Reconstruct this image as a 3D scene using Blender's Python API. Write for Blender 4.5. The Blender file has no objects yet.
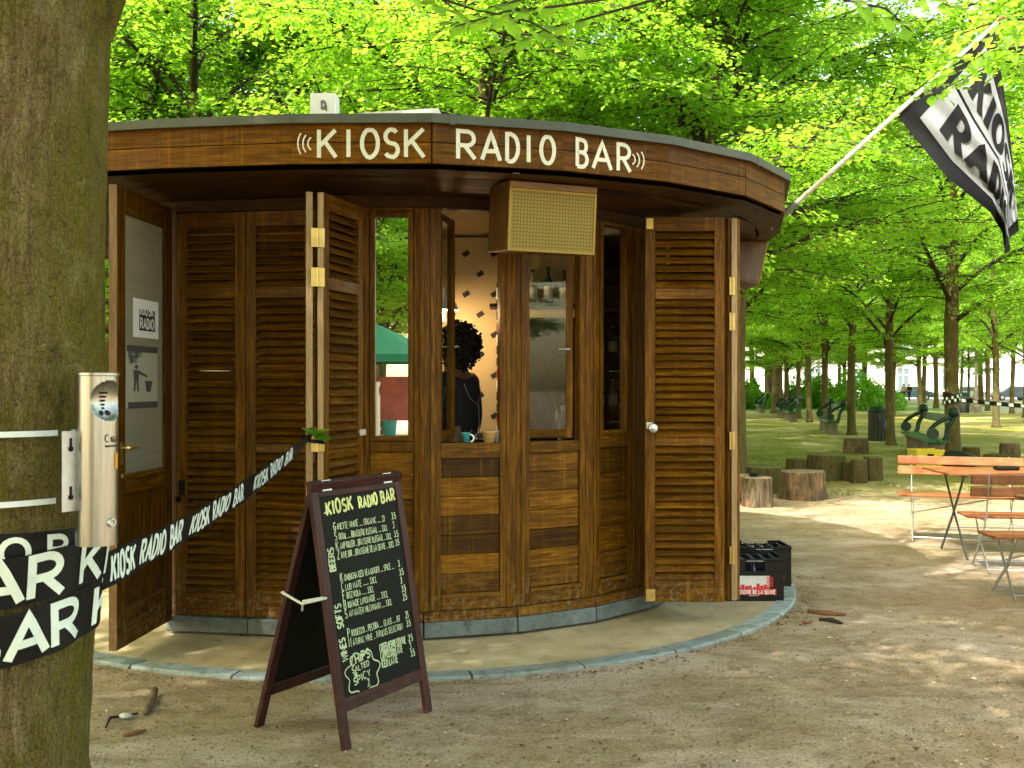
import bpy, math, random
import numpy as np
from mathutils import Vector as V, Matrix as MX
R = math.radians
rnd = random.Random(7)
sc = bpy.context.scene

# ------------------------------------------------------------------ camera
FPX, CXP, HOR, EYE = 1030.0, 512.0, 386.0, 1.5
cam = bpy.data.cameras.new('camera'); cam_ob = bpy.data.objects.new('camera', cam)
sc.collection.objects.link(cam_ob); sc.camera = cam_ob
cam.sensor_fit = 'HORIZONTAL'; cam.sensor_width = 36.0; cam.lens = FPX / 1024 * 36.0
cam.shift_y = (HOR - 384) / 1024
cam.clip_start = 0.05; cam.clip_end = 2000
cam_ob.location = (0, 0, EYE); cam_ob.rotation_euler = (R(90), 0, 0)
cam.dof.use_dof = True; cam.dof.focus_distance = 5.9; cam.dof.aperture_fstop = 9.0
sc.render.resolution_x, sc.render.resolution_y = 1024, 768

# ------------------------------------------------------------------ light
SUN_EL = 49.0
SUN_DIR = V((-0.68, -0.733, 0)).normalized() * math.cos(R(SUN_EL)) + V((0, 0, math.sin(R(SUN_EL))))
w = bpy.data.worlds.new('World'); sc.world = w; w.use_nodes = True
wn = w.node_tree; bg = wn.nodes['Background']
sky = wn.nodes.new('ShaderNodeTexSky'); sky.sky_type = 'NISHITA'; sky.sun_disc = False
sky.sun_elevation = R(SUN_EL); sky.sun_rotation = math.atan2(SUN_DIR.x, SUN_DIR.y)
sky.air_density = 1.0; sky.dust_density = 3.0; sky.ozone_density = 0.6
tnt = wn.nodes.new('ShaderNodeMix'); tnt.data_type = 'RGBA'; tnt.blend_type = 'MULTIPLY'; tnt.inputs[0].default_value = 1.0     # bright hazy spring sky, warmer than clear blue
wn.links.new(sky.outputs[0], tnt.inputs[6]); tnt.inputs[7].default_value = (1.15, 1.02, .72, 1)
wn.links.new(tnt.outputs[2], bg.inputs[0]); bg.inputs[1].default_value = 0.15
sl = bpy.data.lights.new('sun', 'SUN'); sl.energy = 2.4; sl.angle = R(0.6); sl.color = (1.0, 0.95, 0.86)
so = bpy.data.objects.new('sun', sl); sc.collection.objects.link(so)
so.rotation_euler = SUN_DIR.to_track_quat('Z', 'Y').to_euler()
sc.view_settings.view_transform = 'Standard'; sc.view_settings.look = 'None'
sc.view_settings.exposure = 2.62; sc.view_settings.gamma = 1.0
sc.cycles.use_denoising = True
sc.cycles.max_bounces = 10; sc.cycles.diffuse_bounces = 6; sc.cycles.glossy_bounces = 4
sc.cycles.transmission_bounces = 8; sc.cycles.transparent_max_bounces = 12
sc.cycles.sample_clamp_indirect = 6.0
sc.cycles.caustics_reflective = False; sc.cycles.caustics_refractive = False

# ------------------------------------------------------------------ helpers
def P(px, py, Y): return V(((px - CXP) / FPX * Y, Y, EYE - (py - HOR) / FPX * Y))
def G(px, py, z=0.0):
    Y = (EYE - z) * FPX / (py - HOR); return V(((px - CXP) / FPX * Y, Y, z))

def tag(o, label=None, cat=None, group=None, kind=None):
    if label: o['label'] = label
    if cat: o['category'] = cat
    if group: o['group'] = group
    if kind: o['kind'] = kind
    return o
def thing(name, label, cat, loc=(0, 0, 0), rz=0.0, group=None):
    o = bpy.data.objects.new(name, None); sc.collection.objects.link(o)
    o.location = loc; o.rotation_euler = (0, 0, rz); o.empty_display_size = 0.1
    return tag(o, label, cat, group)
def put(o, parent):
    sc.collection.objects.link(o)
    if parent is not None:
        o.parent = parent
        if parent.type == 'EMPTY': o.matrix_parent_inverse = parent.matrix_basis.inverted()
    return o
def dup(root, loc, rz=0.0, label=None, group=None, scale=None):
    r = root.copy(); sc.collection.objects.link(r); r.location = loc; r.rotation_euler = (0, 0, rz)
    if scale: r.scale = (scale, scale, scale)
    if label: r['label'] = label
    if group: r['group'] = group
    for ch in list(root.children):
        c = ch.copy(); sc.collection.objects.link(c); c.parent = r
        for g in list(ch.children):
            d = g.copy(); sc.collection.objects.link(d); d.parent = c
    return r

class MB:
    def __init__(s): s.v = []; s.f = []; s.uv = []; s.t = []; s.m = []
    def add(s, pts, faces, uvs=None, tone=0.5, m=0):
        b = len(s.v); s.v += [tuple(p) for p in pts]
        for i, f in enumerate(faces):
            s.f.append([b + k for k in f]); s.t.append(tone); s.m.append(m)
            s.uv.append(uvs[i] if uvs else [(pts[k][0] + pts[k][1], pts[k][2]) for k in f])
    def box(s, c, sz, M=None, tone=None, m=0):
        if tone is None: tone = rnd.uniform(.3, .7)
        hx, hy, hz = sz[0] / 2, sz[1] / 2, sz[2] / 2
        loc = [(x, y, z) for x in (-hx, hx) for y in (-hy, hy) for z in (-hz, hz)]
        fs = [(0, 1, 3, 2), (4, 6, 7, 5), (0, 4, 5, 1), (2, 3, 7, 6), (0, 2, 6, 4), (1, 5, 7, 3)]
        ax = [0, 0, 1, 1, 2, 2]; la = max(range(3), key=lambda k: sz[k])
        ou, ov = rnd.uniform(0, 50), rnd.uniform(0, 50); uvs = []
        for f, a in zip(fs, ax):
            o = [k for k in range(3) if k != a]
            if la in o: iu = la; iv = [k for k in o if k != la][0]
            else: iu, iv = o
            uvs.append([(loc[k][iu] + ou, loc[k][iv] + ov + a * .37) for k in f])
        pts = [V(p) + V(c) for p in loc]
        if M is not None: pts = [M @ p for p in pts]
        s.add(pts, fs, uvs, tone, m)
    def bx(s, x0, x1, y0, y1, z0, z1, M=None, tone=None, m=0):
        s.box(((x0 + x1) / 2, (y0 + y1) / 2, (z0 + z1) / 2), (abs(x1 - x0), abs(y1 - y0), abs(z1 - z0)), M, tone, m)
    def bar(s, a, b, wdt, thk, up=(0, 0, 1), tone=None, m=0):
        a, b = V(a), V(b); d = (b - a); L = d.length; d.normalize()
        x = d; y = V(up).cross(x)
        if y.length < 1e-4: y = V((0, 1, 0)).cross(x)
        y.normalize(); z = x.cross(y)
        M = MX(((x.x, y.x, z.x, (a.x + b.x) / 2), (x.y, y.y, z.y, (a.y + b.y) / 2), (x.z, y.z, z.z, (a.z + b.z) / 2), (0, 0, 0, 1)))
        s.box((0, 0, 0), (L, wdt, thk), M, tone, m)
    def tube(s, pts, r, n=8, tone=0.5, m=0, cap=True):
        pts = [V(p) for p in pts]; k = len(pts)
        rs = r if isinstance(r, (list, tuple)) else [r] * k
        ref = V((0, 0, 1)); t0 = (pts[1] - pts[0]).normalized()
        if abs(t0.z) > .9: ref = V((1, 0, 0))
        out = []; L = 0; uvl = []
        nx = ref.cross(t0).normalized()
        for i in range(k):
            t = (pts[min(i + 1, k - 1)] - pts[max(i - 1, 0)]).normalized()
            nx = (nx - t * nx.dot(t)).normalized(); ny = t.cross(nx)
            if i: L += (pts[i] - pts[i - 1]).length
            for j in range(n):
                a = 2 * math.pi * j / n
                out.append(pts[i] + (nx * math.cos(a) + ny * math.sin(a)) * rs[i])
            uvl.append(L)
        fs = []; uvs = []
        for i in range(k - 1):
            for j in range(n):
                j2 = (j + 1) % n
                fs.append((i * n + j, i * n + j2, (i + 1) * n + j2, (i + 1) * n + j))
                u0, u1 = uvl[i], uvl[i + 1]; w0 = j / n * 6.28 * rs[0]; w1 = (j + 1) / n * 6.28 * rs[0]
                uvs.append([(u0, w0), (u0, w1), (u1, w1), (u1, w0)])
        if cap:
            fs.append(tuple(range(n))[::-1]); uvs.append([(0, 0)] * n)
            fs.append(tuple((k - 1) * n + j for j in range(n))); uvs.append([(0, 0)] * n)
        s.add(out, fs, uvs, tone, m)
    def lathe(s, prof, n=24, M=None, tone=0.5, m=0, a0=0, a1=360, jit=None):
        full = abs(a1 - a0) >= 360; na = n if full else n + 1
        pts = []
        for i in range(na):
            a = R(a0 + (a1 - a0) * i / n)
            for q, (r, z) in enumerate(prof):
                rr = r * (jit(a, q) if jit else 1)
                p = V((rr * math.cos(a), rr * math.sin(a), z)); pts.append(M @ p if M is not None else p)
        k = len(prof); fs = []; uvs = []
        for i in range(n):
            i2 = (i + 1) % na
            for q in range(k - 1):
                fs.append((i * k + q, i2 * k + q, i2 * k + q + 1, i * k + q + 1))
                uvs.append([(prof[q][1], i / n), (prof[q][1], (i + 1) / n), (prof[q + 1][1], (i + 1) / n), (prof[q + 1][1], i / n)])
        s.add(pts, fs, uvs, tone, m)
    def prism(s, poly, t0, t1, M=None, tone=0.5, m=0):      # polygon in (x,z), extruded along y t0..t1
        n = len(poly); pts = [V((x, t0, z)) for x, z in poly] + [V((x, t1, z)) for x, z in poly]
        ar = sum(poly[i][0] * poly[(i + 1) % n][1] - poly[(i + 1) % n][0] * poly[i][1] for i in range(n))
        a, b = tuple(range(n)), tuple(range(n, 2 * n))[::-1]
        sides = [(i, i + n, (i + 1) % n + n, (i + 1) % n) for i in range(n)]
        fs = [a, b] + sides
        if ar < 0: fs = [f[::-1] for f in fs]
        if M is not None: pts = [M @ p for p in pts]
        s.add(pts, fs, None, tone, m)
    def build(s, name, mats, parent=None, smooth=False, bevel=0.0, seg=1, auto=None):
        me = bpy.data.meshes.new(name); me.from_pydata(s.v, [], s.f)
        if not isinstance(mats, (list, tuple)): mats = [mats]
        for mm in mats: me.materials.append(mm)
        me.polygons.foreach_set('material_index', s.m)
        uvl = me.uv_layers.new(name='UVMap'); flat = []
        for u in s.uv:
            for q in u: flat += [q[0], q[1]]
        uvl.data.foreach_set('uv', flat)
        at = me.attributes.new('tone', 'FLOAT', 'FACE'); at.data.foreach_set('value', [float(x) for x in s.t])
        if smooth: me.polygons.foreach_set('use_smooth', [True] * len(me.polygons))
        me.update(); o = bpy.data.objects.new(name, me)
        if bevel:
            b = o.modifiers.new('bevel', 'BEVEL'); b.width = bevel; b.segments = seg; b.limit_method = 'ANGLE'; b.angle_limit = R(40)
        if auto:
            me.polygons.foreach_set('use_smooth', [True] * len(me.polygons)); me.set_sharp_from_angle(angle=R(auto))
        return put(o, parent)

# ------------------------------------------------------------------ materials
class NT:
    def __init__(s, name):
        s.mat = bpy.data.materials.new(name); s.mat.use_nodes = True; s.t = s.mat.node_tree; s.b = s.t.nodes['Principled BSDF']
    def n(s, typ, **kw):
        nd = s.t.nodes.new(typ)
        for k, v in kw.items():
            if k in nd.inputs: s.set(nd.inputs[k], v)
            else: setattr(nd, k, v)
        return nd
    def set(s, sock, v):
        if isinstance(v, bpy.types.NodeSocket): s.t.links.new(v, sock)
        elif isinstance(v, (tuple, list)) and len(v) == 3 and sock.type == 'RGBA': sock.default_value = (*v, 1)
        else: sock.default_value = v
    def coord(s, kind='Object', scale=(1, 1, 1), rot=(0, 0, 0)):
        c = s.n('ShaderNodeTexCoord'); m = s.n('ShaderNodeMapping'); s.set(m.inputs['Vector'], c.outputs[kind])
        m.inputs['Scale'].default_value = scale; m.inputs['Rotation'].default_value = rot; return m.outputs[0]
    def noise(s, vec, scale, detail=4, rough=.55, dist=0.0):
        n = s.n('ShaderNodeTexNoise', Scale=scale, Detail=detail, Roughness=rough, Distortion=dist)
        s.set(n.inputs['Vector'], vec); return n.outputs['Fac']
    def ramp(s, fac, stops):
        r = s.n('ShaderNodeValToRGB'); s.set(r.inputs[0], fac); e = r.color_ramp.elements
        while len(e) < len(stops): e.new(.5)
        for i, (p, c) in enumerate(stops):
            e[i].position = p; c = (c, c, c) if isinstance(c, (int, float)) else c; e[i].color = (*c, 1)
        return r.outputs[0]
    def mix(s, fac, a, b, mode='MIX'):
        m = s.n('ShaderNodeMix', data_type='RGBA', blend_type=mode)
        s.set(m.inputs[0], fac); s.set(m.inputs[6], a); s.set(m.inputs[7], b); return m.outputs[2]
    def math(s, op, a, b=0.0, clamp=False):
        m = s.n('ShaderNodeMath', operation=op, use_clamp=clamp); s.set(m.inputs[0], a); s.set(m.inputs[1], b); return m.outputs[0]
    def mr(s, v, a, b, c=0.0, d=1.0):
        m = s.n('ShaderNodeMapRange'); s.set(m.inputs[0], v)
        for i, q in enumerate((a, b, c, d)): m.inputs[i + 1].default_value = q
        return m.outputs[0]
    def attr(s, name='tone'): return s.n('ShaderNodeAttribute', attribute_name=name).outputs['Fac']
    def bump(s, h, strength=.3, dist=.01):
        b = s.n('ShaderNodeBump', Strength=strength, Distance=dist); s.set(b.inputs['Height'], h)
        s.set(s.b.inputs['Normal'], b.outputs[0]); return b
    def col(s, c): s.set(s.b.inputs['Base Color'], c)
    def p(s, **kw):
        for k, v in kw.items(): s.set(s.b.inputs[k.replace('_', ' ')], v)
        return s

def wood_mat(name, dark, mid, light, rough=.42, wear=0.25, spec=.4, gscale=1.0, coat=0.0, mudk=.6):
    n = NT(name); uv = n.coord('UV', (1.3 * gscale, 16 * gscale, 1))
    g = n.noise(uv, 3.0, 7, .62, .9); g2 = n.noise(n.coord('UV', (3, 110, 1)), 3, 4, .6)
    big = n.noise(n.coord('UV', (.9, 2.5, 1)), 1.7, 4, .6, .5)
    c = n.ramp(g, [(.22, dark), (.5, mid), (.78, light)])
    tone = n.mr(n.attr(), 0, 1, .20, 1.85)
    c = n.mix(1.0, c, n.n('ShaderNodeCombineColor', Red=tone, Green=tone, Blue=tone).outputs[0], 'MULTIPLY')
    drip = n.noise(n.coord('Object', (14, 14, .55)), 2.0, 6, .7); c = n.mix(n.mr(drip, .54, .70, 0, .42), c, tuple(q * .8 for q in dark)); c = n.mix(n.mr(drip, .44, .32, 0, .35), c, tuple(min(1, q * 1.5) for q in light))
    c = n.mix(n.mr(big, .35, .75, 0, wear), c, tuple(q * .45 for q in dark))
    c = n.mix(n.mr(g2, .55, .75, 0, .35), c, tuple(q * .6 for q in dark))
    sz = n.n('ShaderNodeSeparateXYZ'); n.set(sz.inputs[0], n.coord('Object')); mud = n.math('MULTIPLY', n.mr(sz.outputs[2], .16, .45, 1, 0), n.mr(n.noise(n.coord('Object'), 30, 7, .75), .5, .66, 0, 1))
    c = n.mix(n.math('MULTIPLY', mud, mudk), c, (.24, .19, .11))
    # pale scuffs and dust specks
    sp = n.noise(n.coord('Object', (1, 1, 1)), 23, 8, .72)
    c = n.mix(n.mr(sp, .66, .78, 0, .5 * wear + .1), c, (.32, .25, .15))
    n.col(c); n.set(n.b.inputs['Roughness'], n.mr(big, .3, .7, rough - .1, rough + .18))
    n.p(Specular_IOR_Level=spec, Coat_Weight=coat, Coat_Roughness=.25)
    h = n.math('ADD', n.math('MULTIPLY', g, .6), n.math('MULTIPLY', g2, .5)); n.bump(h, .35, .004)
    return n.mat
def flat_mat(name, c, rough=.6, metal=0.0, var=.25, nscale=14, bump=.15, spec=.4, kind='Object'):
    n = NT(name); co = n.coord(kind); f = n.noise(co, nscale, 6, .65); f2 = n.noise(co, nscale * .17, 3, .6)
    lo = tuple(q * (1 - var) for q in c); hi = tuple(min(1, q * (1 + var * .7)) for q in c)
    k = n.math('ADD', n.math('MULTIPLY', f, .5), n.math('MULTIPLY', f2, .5))
    n.col(n.ramp(k, [(.35, lo), (.65, hi)]))
    n.set(n.b.inputs['Roughness'], n.mr(f, .3, .7, max(.03, rough - .1), min(1, rough + .1)))
    n.p(Metallic=metal, Specular_IOR_Level=spec)
    if bump: n.bump(f, bump, .004)
    return n.mat

M = {}
M['wood'] = wood_mat('varnished wood', (.018, .0062, .0005), (.096, .039, .0017), (.235, .107, .0050), spec=.12)
M['wood_slat'] = wood_mat('louvre wood', (.017, .006, .0005), (.092, .038, .0018), (.222, .102, .0052), rough=.48, spec=.12)
M['wood_edge'] = wood_mat('pale edge wood', (.13, .078, .026), (.22, .145, .06), (.31, .22, .105), wear=.3)
M['wood_fascia'] = wood_mat('fascia wood', (.030, .010, .0005), (.112, .045, .0016), (.225, .10, .0040), rough=.45, wear=.2, spec=.10)
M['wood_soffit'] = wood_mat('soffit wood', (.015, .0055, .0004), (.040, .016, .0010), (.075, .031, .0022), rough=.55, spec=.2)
M['aboard_wood'] = wood_mat('dark red painted wood', (.013, .003, .002), (.034, .0065, .005), (.062, .016, .010), rough=.5, wear=.45, spec=.25, mudk=.12)
M['bench_wood'] = wood_mat('orange slat wood', (.15, .050, .016), (.25, .085, .028), (.35, .135, .048), rough=.45, wear=.1, spec=.3)
M['bench_wood_shade_brown'] = wood_mat('shade brown slat wood', (.060, .024, .010), (.115, .048, .020), (.18, .08, .036), rough=.5, wear=.2, spec=.25)  # shaded copy of the orange slats, made for the turned-away backrest
M['speaker_wood'] = wood_mat('plywood cabinet', (.05, .02, .005), (.11, .05, .011), (.19, .09, .02))

def chalk_black():
    n = NT('chalkboard'); co = n.coord('Object'); f = n.noise(co, 5, 6, .7); g = n.noise(co, 60, 4, .6)
    n.col(n.ramp(n.math('ADD', n.math('MULTIPLY', f, .7), n.math('MULTIPLY', g, .3)), [(.3, (.0016, .0022, .0014)), (.75, (.0055, .0075, .0042))]))
    n.p(Roughness=.6, Specular_IOR_Level=.14); return n.mat
M['board'] = chalk_black()
M['chalk'] = flat_mat('pale green chalk', (.40, .48, .29), .9, var=.4, nscale=70)
M['chalk_yellow'] = flat_mat('yellow chalk', (.58, .62, .24), .9, var=.35, nscale=70)
M['white_paint'] = flat_mat('white sign paint', (.62, .63, .54), .55, var=.12, nscale=30)
M['brass'] = flat_mat('brass', (.42, .31, .10), .4, .9, var=.3, nscale=40)
M['steel'] = flat_mat('galvanised steel', (.46, .48, .50), .38, .85, var=.25, nscale=30)
M['black'] = flat_mat('black plastic', (.005, .005, .0055), .45, var=.3, spec=.25)
M['darkhole'] = flat_mat('dark hole', (.004, .004, .004), .9, var=.1, bump=0)
M['tape_black'] = flat_mat('black tape', (.0032, .0036, .0045), .5, var=.4, nscale=18, bump=.5, spec=.22)
M['tape_white'] = flat_mat('tape print', (.62, .70, .62), .55, var=.15, nscale=24)
M['paper'] = flat_mat('white paper', (.66, .68, .66), .8, var=.06)
M['ink'] = flat_mat('black ink', (.02, .02, .02), .7, var=.2)
M['grey_ink'] = flat_mat('grey ink', (.16, .17, .16), .7, var=.2)
M['zinc'] = flat_mat('weathered zinc edge', (.075, .085, .068), .55, .3, var=.45, nscale=6, bump=.2)
M['roofing'] = flat_mat('roof felt', (.10, .10, .09), .85, var=.3)
M['white_plastic'] = flat_mat('white plastic', (.78, .80, .82), .4, var=.05)
M['rubber'] = flat_mat('rubber', (.008, .008, .008), .7)
M['green_iron'] = flat_mat('dark green painted iron', (.004, .028, .019), .38, var=.4, nscale=8, spec=.3)
M['green_slat'] = flat_mat('green painted planks', (.012, .085, .025), .4, var=.4, nscale=7, spec=.3)
M['stone'] = flat_mat('weathered stone', (.16, .145, .10), .85, var=.4, nscale=9, bump=.5)
M['wood_door_edge'] = wood_mat('worn door edge wood', (.065, .03, .006), (.12, .062, .016), (.20, .115, .036), wear=.3)
M['cream_wall'] = flat_mat('cream interior wall', (.46, .35, .19), .8, var=.08)
M['rope'] = flat_mat('pale cord', (.48, .52, .48), .8, var=.2, nscale=90)
M['white_cord'] = flat_mat('white cord', (.75, .76, .75), .7, var=.1)

def bluestone(k=1.0):
    n = NT('blue stone' if k == 1 else 'stained plinth stone'); co = n.coord('Object'); f = n.noise(co, 7, 8, .7); b = n.noise(co, 1.4, 4, .6); s = n.noise(co, 90, 3, .6)
    c = n.ramp(f, [(.3, (.12, .16, .17)), (.6, (.24, .30, .315)), (.8, (.36, .42, .43))])
    c = n.mix(n.mr(b, .4, .7, 0, .55), c, (.17, .16, .085)); c = n.mix(n.mr(s, .58, .7, 0, .4), c, (.07, .075, .06))
    t = n.mr(n.attr(), 0, 1, .75 * k, 1.25 * k); c = n.mix(n.mr(n.noise(co, 17, 7, .75), .52, .66, 0, .8), c, (.05, .055, .04)); c = n.mix(1.0, c, n.n('ShaderNodeCombineColor', Red=t, Green=t, Blue=t).outputs[0], 'MULTIPLY')
    n.col(c); n.p(Roughness=.7); n.bump(n.math('ADD', f, n.math('MULTIPLY', s, .4)), .5, .006); return n.mat
M['bluestone'] = bluestone(); M['plinth_stone'] = bluestone(.5)
def concrete():
    n = NT('sandy concrete'); co = n.coord('Object'); f = n.noise(co, 2.2, 7, .65); s = n.noise(co, 120, 3, .6); st = n.noise(co, 9, 6, .7)
    c = n.ramp(f, [(.3, (.24, .19, .10)), (.55, (.38, .31, .18)), (.75, (.50, .43, .29))])
    c = n.mix(n.mr(st, .55, .70, 0, .6), c, (.12, .10, .055)); c = n.mix(n.mr(s, .55, .72, 0, .35), c, (.12, .10, .05))
    n.col(c); n.p(Roughness=.85); n.bump(n.math('ADD', f, n.math('MULTIPLY', s, .5)), .3, .006); return n.mat
M['concrete'] = concrete()

def glass(name, refl, tint=(1, 1, 1), rough=.01):
    n = NT(name); t = n.t; t.nodes.remove(n.b)
    out = t.nodes['Material Output']; tr = n.n('ShaderNodeBsdfTransparent'); tr.inputs[0].default_value = (*tint, 1)
    gl = n.n('ShaderNodeBsdfGlossy'); gl.inputs['Roughness'].default_value = rough; gl.inputs['Color'].default_value = (.95, .97, .95, 1)
    fr = n.n('ShaderNodeFresnel'); fr.inputs[0].default_value = 1.5
    f = n.math('ADD', n.math('MULTIPLY', fr.outputs[0], .42), refl, True)
    m = n.n('ShaderNodeMixShader'); n.set(m.inputs[0], f); n.set(m.inputs[1], tr.outputs[0]); n.set(m.inputs[2], gl.outputs[0])
    t.links.new(m.outputs[0], out.inputs[0]); return n.mat
M['glass'] = glass('window glass', .0, (.92, .95, .92))
M['mirror_glass'] = glass('reflective coated glass', .75, (.5, .55, .5), .004)
def frosted():
    n = NT('frosted film glass'); co = n.coord('Object', (1, 1, 28)); f = n.noise(co, 2.0, 3, .5)
    n.col(n.ramp(f, [(.35, (.22, .21, .145)), (.65, (.25, .24, .17))])); n.p(Roughness=.22, Specular_IOR_Level=.6); return n.mat
M['frosted'] = frosted()

def ground_mat():
    n = NT('sandy park ground'); co = n.coord('Object'); sx = n.n('ShaderNodeSeparateXYZ'); n.set(sx.inputs[0], co)
    x, y = sx.outputs[0], sx.outputs[1]
    b1 = n.noise(co, .35, 6, .6, .4); b2 = n.noise(co, 1.6, 7, .65); b3 = n.noise(co, 9, 7, .7); g = n.noise(co, 70, 5, .7); g2 = n.noise(co, 240, 3, .6)
    sand = n.ramp(b2, [(.28, (.30, .215, .125)), (.5, (.44, .335, .212)), (.72, (.62, .51, .385))])
    sand = n.mix(n.mr(b3, .48, .68, 0, .7), sand, (.20, .140, .070))
    sand = n.mix(n.mr(b1, .50, .66, 0, .45), sand, (.27, .225, .105)); pale = n.noise(n.coord('Object', (.8, 1.6, 1)), .9, 5, .6, .6); sand = n.mix(n.mr(pale, .52, .64, 0, .8), sand, (.66, .55, .45)); rut = n.noise(n.coord('Object', (.5, 2.2, 1)), 2.4, 6, .65, .8); sand = n.mix(n.mr(rut, .56, .70, 0, .5), sand, (.21, .15, .08))
    grit = n.mix(n.mr(g, .52, .66, 0, .85), sand, (.13, .095, .05)); grit = n.mix(n.mr(g, .46, .30, 0, .6), grit, (.66, .56, .43))
    vor = n.n('ShaderNodeTexVoronoi', Scale=55.0); n.set(vor.inputs['Vector'], co)
    pick = n.math('MULTIPLY', n.mr(vor.outputs['Distance'], .32, .18, 0, 1), n.mr(n.n('ShaderNodeSeparateColor', Color=vor.outputs['Color']).outputs[0], .75, .85, 0, 1))
    grit = n.mix(n.math('MULTIPLY', pick, .7), grit, (.34, .25, .09))
    # moss and thin grass beyond the sandy forecourt
    edge = n.math('ADD', n.math('ADD', y, n.math('MULTIPLY', x, -.12)), n.math('MULTIPLY', n.math('SUBTRACT', n.noise(co, .5, 5, .6), .5), 5.5))
    far = n.mr(edge, 13.0, 15.2, 0, 1)
    patch = n.mr(n.noise(n.coord('Object', (1, .6, 1)), .55, 6, .62), .40, .58, 0, 1)
    moss = n.ramp(b3, [(.3, (.14, .135, .022)), (.55, (.27, .255, .045)), (.75, (.40, .36, .11))])
    moss = n.mix(n.mr(g, .55, .7, 0, .4), moss, (.25, .20, .09))
    dry = n.mix(n.mr(b3, .4, .7, 0, .7), (.45, .37, .20), (.31, .28, .08))
    c = n.mix(far, grit, n.mix(patch, dry, moss))
    n.col(c); n.p(Roughness=.95, Specular_IOR_Level=.15)
    h = n.math('ADD', n.math('ADD', n.math('MULTIPLY', b3, 1.2), n.math('MULTIPLY', g, .5)), n.math('ADD', n.math('MULTIPLY', b2, 2.0), n.math('MULTIPLY', g2, .25)))
    n.bump(h, 1.0, .045); return n.mat
M['ground'] = ground_mat()

def bark(name, a, b, moss, mossamt, sc_=1.0, bumpd=.01):
    n = NT(name); co = n.coord('Object', (1, 1, .22)); f = n.noise(co, 26 * sc_, 7, .68, .5); fine = n.noise(n.coord('Object', (1, 1, .35)), 110 * sc_, 5, .65)
    c0 = n.coord('Object'); big = n.noise(n.coord('Object', (1, 1, .35)), 2.6 * sc_, 6, .62, .6); lich = n.noise(c0, 34 * sc_, 5, .7)
    c = n.ramp(f, [(.3, a), (.68, b)])
    c = n.mix(n.mr(big, .42, .60, 0, mossamt), c, n.mix(fine, tuple(q * .55 for q in moss), moss))
    c = n.mix(n.mr(fine, .52, .66, 0, .8), c, tuple(q * .3 for q in a)); c = n.mix(n.mr(lich, .66, .74, 0, .55), c, (.24, .25, .16))
    n.col(c); n.p(Roughness=.9, Specular_IOR_Level=.2)
    n.bump(n.math('ADD', n.math('MULTIPLY', f, .8), n.math('MULTIPLY', fine, .5)), .9, bumpd); return n.mat
def big_bark():
    n = NT('mossy cracked bark'); co = n.coord('Object'); wob = n.noise(co, 12, 4, .6)
    v = n.n('ShaderNodeTexVoronoi', Scale=88.0, feature='DISTANCE_TO_EDGE'); vm = n.n('ShaderNodeVectorMath', operation='ADD')
    n.set(vm.inputs[0], n.coord('Object', (1, 1, .42))); n.set(vm.inputs[1], n.n('ShaderNodeCombineXYZ', X=n.math('MULTIPLY', wob, .05), Y=n.math('MULTIPLY', wob, -.05), Z=0.0).outputs[0]); n.set(v.inputs['Vector'], vm.outputs[0])
    crack = n.mr(v.outputs['Distance'], .0, .08, .55, 0)
    st = n.noise(n.coord('Object', (1, 1, .10)), 48, 7, .7, .4); fine = n.noise(n.coord('Object', (1, 1, .6)), 150, 6, .7); big = n.noise(n.coord('Object', (1, 1, .3)), 3.0, 7, .66, .7); lich = n.noise(co, 46, 6, .75); red = n.noise(n.coord('Object', (1, 1, 2.5)), 3.2, 6, .7)
    c = n.ramp(st, [(.28, (.105, .074, .026)), (.5, (.215, .158, .066)), (.72, (.36, .285, .15))])
    sxx = n.n('ShaderNodeSeparateXYZ'); n.set(sxx.inputs[0], co); xs_ = sxx.outputs[0]
    moss = n.ramp(fine, [(.3, (.075, .068, .005)), (.7, (.215, .198, .014))])
    c = n.mix(n.math('MAXIMUM', n.mr(big, .50, .62, 0, .8), n.math('MULTIPLY', n.mr(n.math('ADD', xs_, n.math('MULTIPLY', big, .5)), -1.13, -.98, 0, 1), n.mr(st, .3, .55, .25, 1))), c, moss)
    mot = n.noise(n.coord('Object', (1, 1, .7)), 9, 8, .75, .5); c = n.mix(n.mr(mot, .54, .64, 0, .32), c, (.40, .36, .20)); c = n.mix(n.mr(mot, .45, .36, 0, .65), c, (.060, .044, .014))
    c = n.mix(n.mr(red, .66, .76, 0, .4), c, (.16, .055, .03))
    c = n.mix(n.mr(lich, .62, .70, 0, .75), c, (.30, .30, .17)); c = n.mix(n.mr(lich, .40, .32, 0, .8), c, (.022, .016, .006))
    c = n.mix(n.math('MULTIPLY', crack, n.mr(fine, .3, .6, .15, .9)), c, (.020, .014, .005)); c = n.mix(n.mr(fine, .56, .68, 0, .75), c, (.028, .020, .008))
    n.col(c); n.p(Roughness=.92, Specular_IOR_Level=.15)
    h = n.math('ADD', n.math('MULTIPLY', st, .9), n.math('ADD', n.math('MULTIPLY', fine, .8), n.math('MULTIPLY', crack, -.5))); n.bump(h, 1.0, .022); return n.mat
M['bark_big'] = big_bark()
M['bark'] = bark('grey brown bark', (.055, .041, .018), (.135, .105, .050), (.115, .115, .018), .55, .8)
M['twig_bark'] = flat_mat('dark twig bark', (.028, .020, .012), .9, var=.3)
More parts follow.
